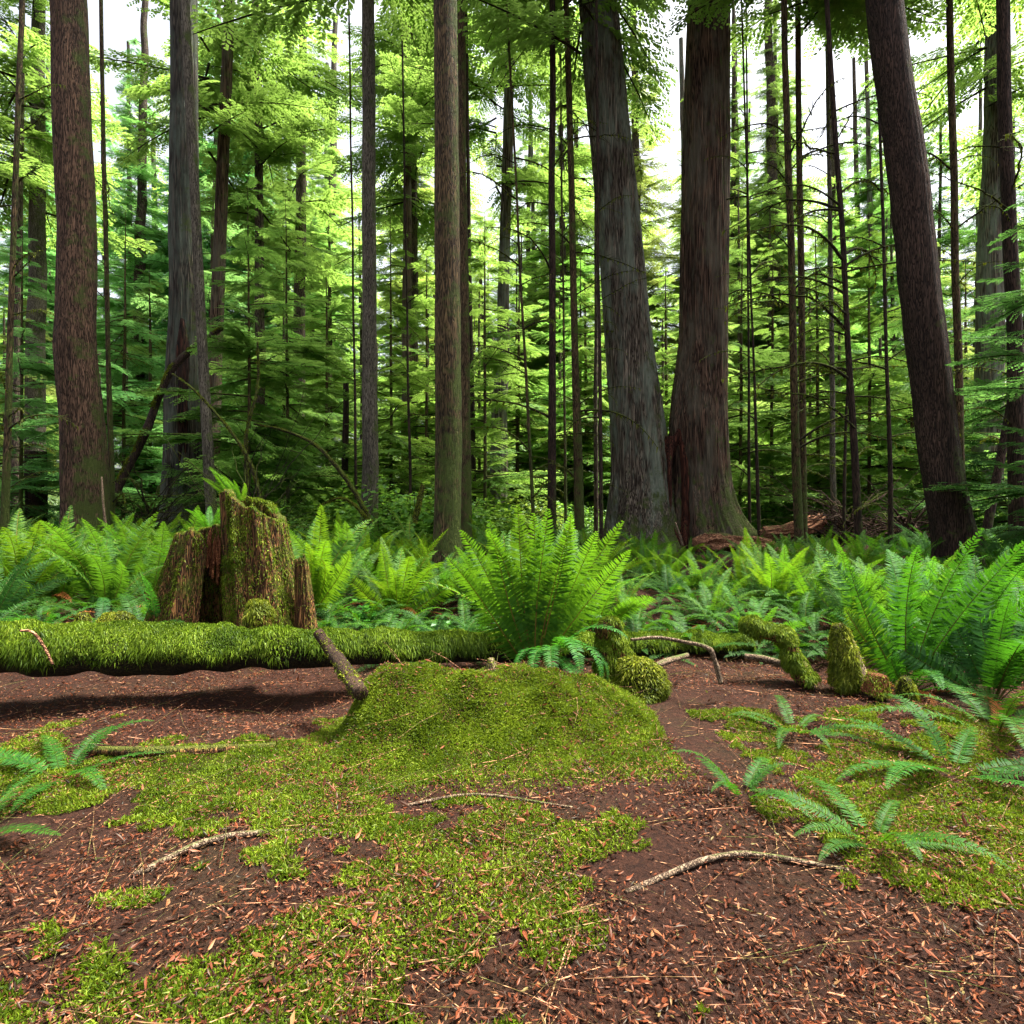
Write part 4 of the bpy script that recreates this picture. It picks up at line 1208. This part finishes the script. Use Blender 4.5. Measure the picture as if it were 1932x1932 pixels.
t_ = gthing("leaning_stick", "dark broken stick leaning diagonally against the mossy log", "stick", 665, 3.2)
tube_thing(t_, "wood", [(680, 1310, 3.0, 15), (652, 1265, 3.2, 13), (625, 1228, 3.35, 12), (600, 1193, 3.42, 9)], B_STICK, n=30, ns=14, lump=.25, lsc=14, moss=900, mlen=.022, seed=41,
           mask=lambda c, n: (n[:, 0] < -.3).astype(float) * (c[:, 2] < .1), hang=.6)
t_ = gthing("curved_stick", "thin bare stick arching right from the knobbly moss post", "stick", 1357, 3.5)
tube_thing(t_, "wood", [(1190, 1207, 3.75, 3), (1240, 1203, 3.7, 3.4), (1290, 1211, 3.6, 3.6), (1335, 1222, 3.5, 4.5), (1348, 1245, 3.5, 5), (1360, 1290, 3.5, 5)], B_DEADSTICK, n=50, ns=8, lump=.15, lsc=30)
t_ = gthing("fallen_stick", "pale broken stick lying in the litter left of the curved stick foot", "stick", 1260, 3.7)
tube_thing(t_, "wood", [(1232, 1258, 3.65, 5), (1260, 1247, 3.8, 7), (1297, 1236, 3.95, 5)], B_DEADSTICK, n=20, ns=8)
t_ = gthing("fallen_stick", "weathered split stick under the mossy elbow branch", "stick", 1450, 3.9)
tube_thing(t_, "wood", [(1405, 1238, 4.0, 5), (1440, 1243, 3.95, 7), (1490, 1256, 3.85, 6)], B_DEADSTICK, n=20, ns=8)
t_ = gthing("twig", "short pinkish twig lying over the left end of the mossy log", "twig", 70, 3.45)
tube_thing(t_, "wood", [(38, 1190, 3.43, 2), (60, 1192, 3.42, 3), (80, 1215, 3.42, 3), (100, 1254, 3.43, 2.4)], B_FALLEN, n=24, ns=6)
t_ = gthing("dead_sapling", "pale dead sapling stick leaning before the hollow of the split cedar", "stick", 1283, 12)
tube_thing(t_, "wood", [(1288, 1030, 12, 2.5), (1283, 1010, 12, 2.3), (1274, 985, 12.1, 1.6)], B_DEADSTICK, n=12, ns=6)
for i, (lab, ct) in enumerate([
    ("thin bent dead twig at the left foot of the split cedar", [(1195, 1060, 11, 1.4), (1184, 1040, 11, 1.4), (1178, 1020, 11.1, 1)]),
    ("thin dead stem beside the right edge of the large brown fir", [(200, 1000, 9.6, 2.6), (195, 950, 9.6, 2.4), (192, 900, 9.7, 1.6)])]):
    t_ = gthing("dead_twig", lab, "stick", ct[0][0], ct[0][2]); tube_thing(t_, "wood", ct, B_DEADSTICK, n=12, ns=6)

# ---- leaning dead trunk and tangles
t_ = gthing("leaning_dead_trunk", "dead mossy trunk leaning right against the scarred cedar", "dead tree", 208, 13)
tube_thing(t_, "trunk", [(203, 975, 13, 8.5), (222, 920, 13.1, 8), (270, 827, 13.3, 7.5), (298, 754, 13.5, 6.8), (326, 695, 13.6, 6), (366, 656, 13.8, 6), (420, 618, 14, 4)], B_FIRDARK, n=60, ns=14, lump=.15, lsc=3,
           moss=5000, mlen=.05, seed=51, mask=lambda c, n: np.clip(n[:, 2], 0, 1) * (vnoise(c * 2) > -.3), width=.008)
def tangle(name, label, cat, px, D, k, spread, up, seed, mat=B_LIMB, rr=.02):
    r = np.random.default_rng(seed)
    t_ = gthing(name, label, cat, px, D)
    parts = []
    for i in range(k):
        a = r.uniform(0, 6.28); L = spread * r.uniform(.5, 1.2); el = r.uniform(.1, up)
        n = 9; u = np.linspace(0, 1, n)
        p = np.stack([np.cos(a) * u * L, np.sin(a) * u * L * .6, u * L * el - .4 * u ** 2 * L * r.random()], -1) + np.cumsum(r.normal(size=(n, 3)) * .035 * L, 0)
        p[:, 2] += r.uniform(0, up * spread * .5)
        parts.append(tube(p, np.linspace(rr * r.uniform(.5, 1.3), .004, n), 5))
    V, F = join(parts)
    link("branchwork", mesh("branchwork", V, F, mat), t_)
tangle("fallen_branches", "dark tangle of fallen mossy branches under the leaning dead trunk", "brush pile", 280, 13, 60, 1.3, 1.4, 61)
tangle("fallen_branches", "tangle of bare twigs behind the top of the broken stump", "brush pile", 470, 10.5, 46, 1.3, 1.8, 62, rr=.012)
tangle("fallen_branches", "brown brush pile behind the thin stems on the right", "brush pile", 1600, 13.5, 70, 1.7, .9, 63, mat=B_STICK, rr=.02)
tangle("fallen_branches", "dark brush pile left of the thick leaning trunk", "brush pile", 1715, 12.5, 50, 1.2, 1.0, 64, mat=B_STICK, rr=.02)
for lab, px, ct in [
    ("mossy bare branch arching down to the straight grey fir foot", 702, [(702, 992, 12, 5), (670, 930, 12, 4.6), (632, 877, 12, 4), (590, 836, 12.1, 3.5), (535, 812, 12.2, 2.6), (480, 800, 12.3, 1.6)]),
    ("second thin mossy branch arching below the other before the grey fir", 698, [(696, 985, 11.6, 3), (668, 952, 11.6, 3), (640, 940, 11.6, 2.5), (600, 955, 11.7, 1.6)]),
    ("thin leaning branch crossing from the scarred cedar to the stump top", 498, [(498, 980, 11, 4.5), (478, 890, 11, 4), (440, 820, 11, 3), (370, 740, 11.2, 2.2), (325, 705, 11.4, 1.5)]),
    ("slender upright mossy stem behind the stump top", 468, [(470, 960, 11.5, 3), (464, 830, 11.5, 3), (486, 730, 11.6, 2.4), (486, 645, 11.7, 2)]),
    ("short mossy stick leaning upward left of the central fir", 785, [(782, 985, 10, 5), (790, 950, 10, 5), (798, 915, 10, 4)])]:
    t_ = gthing("mossy_branch", lab, "branch", px, ct[0][2])
    tube_thing(t_, "wood", ct, B_LIMB, n=50, ns=8, lump=.2, lsc=10, moss=2500, mlen=.04, seed=int(px), width=.006, mask=lambda c, n: np.clip(n[:, 2] + .5, .1, 1))

# ---- fallen red logs by the cedar
t_ = gthing("fallen_log", "broken reddish brown log lying at the right foot of the split cedar", "log", 1385, 11.3)
tube_thing(t_, "trunk", [(1312, 1030, 11.0, 11), (1345, 1024, 11.1, 17), (1390, 1026, 11.3, 15), (1455, 1032, 11.6, 12)], B_FALLEN, n=60, ns=60, lump=.2, lsc=4, ridge=.5, rn=30, seed=71)
t_ = gthing("fallen_log", "long brown log rising to a torn end behind the close trunk pair", "log", 1490, 13.2)
tube_thing(t_, "trunk", [(1440, 1008, 13.0, 10), (1480, 1004, 13.2, 12), (1520, 995, 13.4, 12), (1548, 978, 13.5, 13)], B_FALLEN, n=60, ns=60, lump=.2, lsc=4, ridge=.5, rn=30, seed=72)
t_ = gthing("fallen_log", "pale log lying low under the fallen brown logs on the right", "log", 1540, 10.6)
tube_thing(t_, "trunk", [(1440, 1036, 10.6, 6), (1500, 1042, 10.6, 8), (1600, 1046, 10.6, 8), (1690, 1048, 10.6, 6)], B_FALLEN, n=60, ns=18, lump=.2, lsc=4, ridge=.15, seed=73)


# ------------------------------------------------------------------ shrubs
def bush_mesh(seed, n, rad, hgt, leaf=.05):
    r = np.random.default_rng(seed)
    lv = np.array([[0, 0, 0], [.5, .36, .06], [1, 0, -.08], [.5, -.36, .06]]); lf = np.array([[0, 1, 2, 3]])
    a = r.random(n) * 6.28; q = r.random(n) ** .5 * rad
    cl = 0.5 + .5 * vnoise(np.stack([np.cos(a) * q * 3, np.sin(a) * q * 3, 0 * q + seed], -1))
    z = hgt * (.15 + .85 * r.random(n)) * (1 - .5 * (q / rad) ** 2) * (.55 + .6 * cl)
    M = rots(a + r.normal(size=n) * .9, r.normal(size=n) * .35, r.normal(size=n) * .4)
    W, G = inst(lv, [lf], M, np.stack([np.cos(a) * q, np.sin(a) * q, z], -1), leaf * r.uniform(.6, 1.4, n))
    return W, G
BUSH = []
for i in range(4):
    W, G = bush_mesh(80 + i, 2600, 1.0, 1.3, .085)
    r = np.random.default_rng(i)
    st2 = []
    for k in range(14):
        a = r.random() * 6.28; L = r.uniform(.6, 1.1)
        u = np.linspace(0, 1, 6)
        st2.append(tube(np.stack([np.cos(a) * u ** 1.3 * L * .7, np.sin(a) * u ** 1.3 * L * .7, u * L], -1), np.linspace(.012, .003, 6), 4))
    VS, FS = join(st2)
    BUSH.append((mesh("foliage", W, G, M_BUSH, smooth=False), mesh("stem", VS, FS, B_LIMB)))
bush = []
for _ in range(900):
    if len(bush) >= 70: break
    px, D = random.uniform(-60, 1990), random.uniform(13.5, 30)
    if 1130 < px < 1440 and D < 16.5: continue
    if clash(px, D, bush, 22): continue
    bush.append((px, D))
bush.sort(); cnt = {}
for px, D in bush:
    a = max([l for l in LM if l[0] <= max(px, 0)], key=lambda l: l[0]); b = min([l for l in LM if l[0] > px] or [LM[-1]], key=lambda l: l[0])
    i = cnt.get(a[1], 0); cnt[a[1]] = i + 1
    x = XP(px, D)
    root = thing("understorey_shrub", (f"yellow green shrub, {ORD[i]} from left between the {a[1]} and {b[1]}" if a[1] != b[1] else f"yellow green shrub, {ORD[i]} beyond the right edge"),
                 "shrub", (x, D, gzf(x, D)), "leafy shrubs growing behind the ferns")
    s = random.uniform(.8, 1.5); root.scale = (s * 1.2, s * 1.2, s); root.rotation_euler = (0, 0, random.uniform(0, 6.28))
    fm, sm = random.choice(BUSH)
    f_ = link("foliage", fm, root); link("stem", sm, root)
    c = COOL if px < 450 else WARM if px < 1750 else MID
    f_.color = (*[q * random.uniform(.9, 1.2) for q in c], 1)

# round leaved herb between the stump and the vase fern
for px, D, lab in [(672, 5.9, "round leaved green herb right of the broken stump"), (700, 6.0, "round leaved herb under the vase shaped fern"), (820, 6.0, "dark broad leaved herb at the foot of the central fir"), (215, 5.1, "small bright herb above the round moss knob")]:
    x = XP(px, D)
    W, G = bush_mesh(int(px), 60, .2, .22, .09)
    root = thing("forest_herb", lab, "plant", (x, D, gzf(x, D)))
    o = link("foliage", mesh("foliage", W, G, M_BUSH, smooth=False), root); o.color = (.55, 1.0, .8, 1)

# ------------------------------------------------------------------ ground cover (nobody could count it)
def litter(n, d0, d1, seed, size, power=1.0):
    r = np.random.default_rng(seed)
    D = (d0 ** power + (d1 ** power - d0 ** power) * r.random(n)) ** (1 / power)
    x = (r.random(n) * 2 - 1) * (D * .92 + .3)
    keep = vnoise(np.stack([x * 2.2, D * 2.2, 0 * x + 5], -1)) + .5 * vnoise(np.stack([x * 8, D * 8, 0 * x], -1)) + 1.1 * r.random(n) > .25
    D, x = D[keep], x[keep]; n = len(D)
    lv = np.array([[-.1, 0, 0], [.25, .17, .10], [.7, .13, .0], [1.15, 0, .16], [.6, -.15, .10], [.2, -.18, .0]])
    lf = np.array([[0, 1, 2, 3], [0, 3, 4, 5]])
    M = rots(r.random(n) * 6.28, r.normal(size=n) * .35, r.normal(size=n) * .45)
    z = gz(x, D) + .006 + .012 * r.random(n)
    return inst(lv, [lf], M, np.stack([x, D, z], -1), size * r.uniform(.4, 1.5, n))
W, G = join([litter(120000, 1.1, 6, 1, .0135), litter(9000, 1.1, 6, 4, .025), litter(26000, 5, 16, 2, .035)])
o = link("leaf_litter", mesh("leaf_litter", W, G, M_LITTER, smooth=False))
tag(o, "reddish brown dead leaves and needles strewn over the forest floor", "leaf litter", kind="stuff")
def twigs(n, seed):
    r = np.random.default_rng(seed)
    D = r.uniform(1.1, 11, n) ; x = (r.random(n) * 2 - 1) * (D * .92 + .3)
    u = np.linspace(0, 1, 3)
    V, F = tube(np.array([[0, 0, 0], [.5, .03, .03], [1, -.02, .0]]), [.008, .007, .004], 3)
    M = rots(r.random(n) * 6.28, r.normal(size=n) * .08, r.random(n) * 6)
    return inst(V, F, M, np.stack([x, D, gz(x, D) + .012], -1), (.04 + .4 * r.random(n) ** 3)[:, None] * np.array([1, .5, .5]))
W, G = twigs(12000, 3)
o = link("needle_litter", mesh("needle_litter", W, G, B_FALLEN, smooth=False))
tag(o, "small fallen twigs scattered among the reddish litter", "twig litter", kind="stuff")

# moss carpet over the foreground hummock
mgx = np.linspace(-2.6, 2.6, 120); mgy = np.linspace(1.15, 4.0, 90)
MX, MY = np.meshgrid(mgx, mgy)
Vm = np.stack([MX, MY, gz(MX, MY) + .008], -1).reshape(-1, 3)
i_, j_ = np.meshgrid(np.arange(89), np.arange(119), indexing='ij')
Qm = np.stack([i_ * 120 + j_, i_ * 120 + j_ + 1, (i_ + 1) * 120 + j_ + 1, (i_ + 1) * 120 + j_], -1).reshape(-1, 4)
def carpet(c, n):
    m1 = np.exp(-((c[:, 1] - 3.1) / .5) ** 4) * (c[:, 0] > -.9) * (c[:, 0] < .75)
    m2 = (vnoise(c * 1.5 + 5) + .5 * vnoise(c * 5) + .35 * vnoise(c * 14)) > .16
    return np.clip(m1 * 1.6 + m2 * (c[:, 1] < 3.4) * .75, 0, 1.6)
Vc, Fc = moss_on(Vm, [Qm], 330000, .024, 77, carpet, width=.0024, hang=.25, out_=.8)
o = link("moss_carpet", mesh("moss_carpet", Vc, Fc, M_MOSS, smooth=False)); o.color = (.8, .98, .75, 1)
tag(o, "pale yellow green moss carpeting the low hummock in the foreground", "moss", kind="stuff")

# foreground ferns and sticks continuing below the log
fern(120, 2.75, .55, 8, 'flat', (.45, .7, .48), "low fern nearest the camera in the lower left foreground")
fern(1800, 2.6, .6, 8, 'flat', (.42, .66, .45), "low fern nearest the camera in the lower right foreground")
fern(1400, 2.3, .35, 6, 'flat', (.48, .72, .5), "small low fern right of the foreground moss, close to the camera")

# ------------------------------------------------------------------ low dark fern cover between the tall ferns
FLAT = [fern_mesh(90 + i, 'flat', 9) for i in range(4)]
random.seed(5)
low = []
for (x0, x1, d0, d1, n) in [(-40, 300, 4.6, 6.2, 16), (610, 900, 4.7, 6.8, 26), (880, 1420, 4.9, 8.6, 48), (1420, 1900, 4.6, 6.2, 22), (600, 860, 6.8, 9, 8)]:
    k = 0
    for _ in range(n * 8):
        if k >= n: break
        px, D = random.uniform(x0, x1), random.uniform(d0, d1)
        if any(abs(XP(px, D) - XP(q[0], q[1])) < .3 and abs(D - q[1]) < .3 for q in low): continue
        low.append((px, D)); k += 1
low.sort(); cnt = {}
for px, D in low:
    a = max([l for l in LM if l[0] <= max(px, 0)], key=lambda l: l[0]); b = min([l for l in LM if l[0] > px] or [LM[-1]], key=lambda l: l[0])
    row = "near" if D < 5.6 else "middle" if D < 6.8 else "far"
    i = cnt.get((row, a[1]), 0); cnt[(row, a[1])] = i + 1
    nth = ORD[i] if i < 20 else f"{i + 1}th"
    x = XP(px, D); s_ = random.uniform(.42, .7)
    o = link("low_fern", random.choice(FLAT), None, (x, D, gzf(x, D) + .01)); o.scale = (s_, s_, s_ * 1.1); o.rotation_euler = (0, 0, random.uniform(0, 6.28))
    c = random.choice([(.38, .54, .38), (.46, .62, .40), (.34, .50, .42), (.65, .80, .5)]); o.color = (*c, 1)
    tag(o, f"{row} row low dark fern, {nth} from left from {a[1]} to {b[1]}", "fern", "low dark ferns covering the litter")

# ---- more small things on the near floor
for px, D, s_, lab in [(1650, 2.0, .4, "low fern at the lower right, close to the camera"), (-60, 2.2, .5, "low fern cut by the lower left edge"),
                       (1500, 3.1, .4, "small low fern in the red litter below the elbow branch"), (1880, 3.1, .7, "dark low fern in the lower right corner below the big ferns")]:
    fern(px, D, s_, 8, 'flat', (.5, .66, .4), lab)
def dstick(lab, ct, mat=B_DEADSTICK, moss=0):
    t_ = gthing("fallen_stick", lab, "stick", ct[0][0], ct[0][1])
    pts = np.array([(XP(p, d_), d_, gzf(XP(p, d_), d_) + h_ - .014) for p, d_, h_, r_ in ct]); rr = [c[3] for c in ct]
    c = curve(pts, 24) - np.array(t_.location)
    V, F = tube(c, np.interp(np.linspace(0, 1, 24), np.linspace(0, 1, len(rr)), rr), 8, cap=True, lump=.2, lsc=20)
    link("wood", mesh("wood", V, F, mat), t_)
dstick("long grey stick lying across the near litter at lower left", [(250, 1.9, .02, .011), (420, 2.1, .03, .012), (640, 2.15, .015, .008)])
dstick("brown stick lying across the near litter at lower right", [(1180, 1.75, .015, .008), (1380, 1.9, .03, .010), (1600, 1.85, .015, .006)])
dstick("thin forked looking stick in front of the moss hummock", [(760, 2.35, .015, .006), (900, 2.4, .03, .007), (1080, 2.25, .015, .004)])
dstick("thick rotting branch in the litter left of the moss hummock", [(150, 3.0, .02, .022), (330, 2.9, .03, .026), (520, 3.0, .02, .018)], B_STUMP)
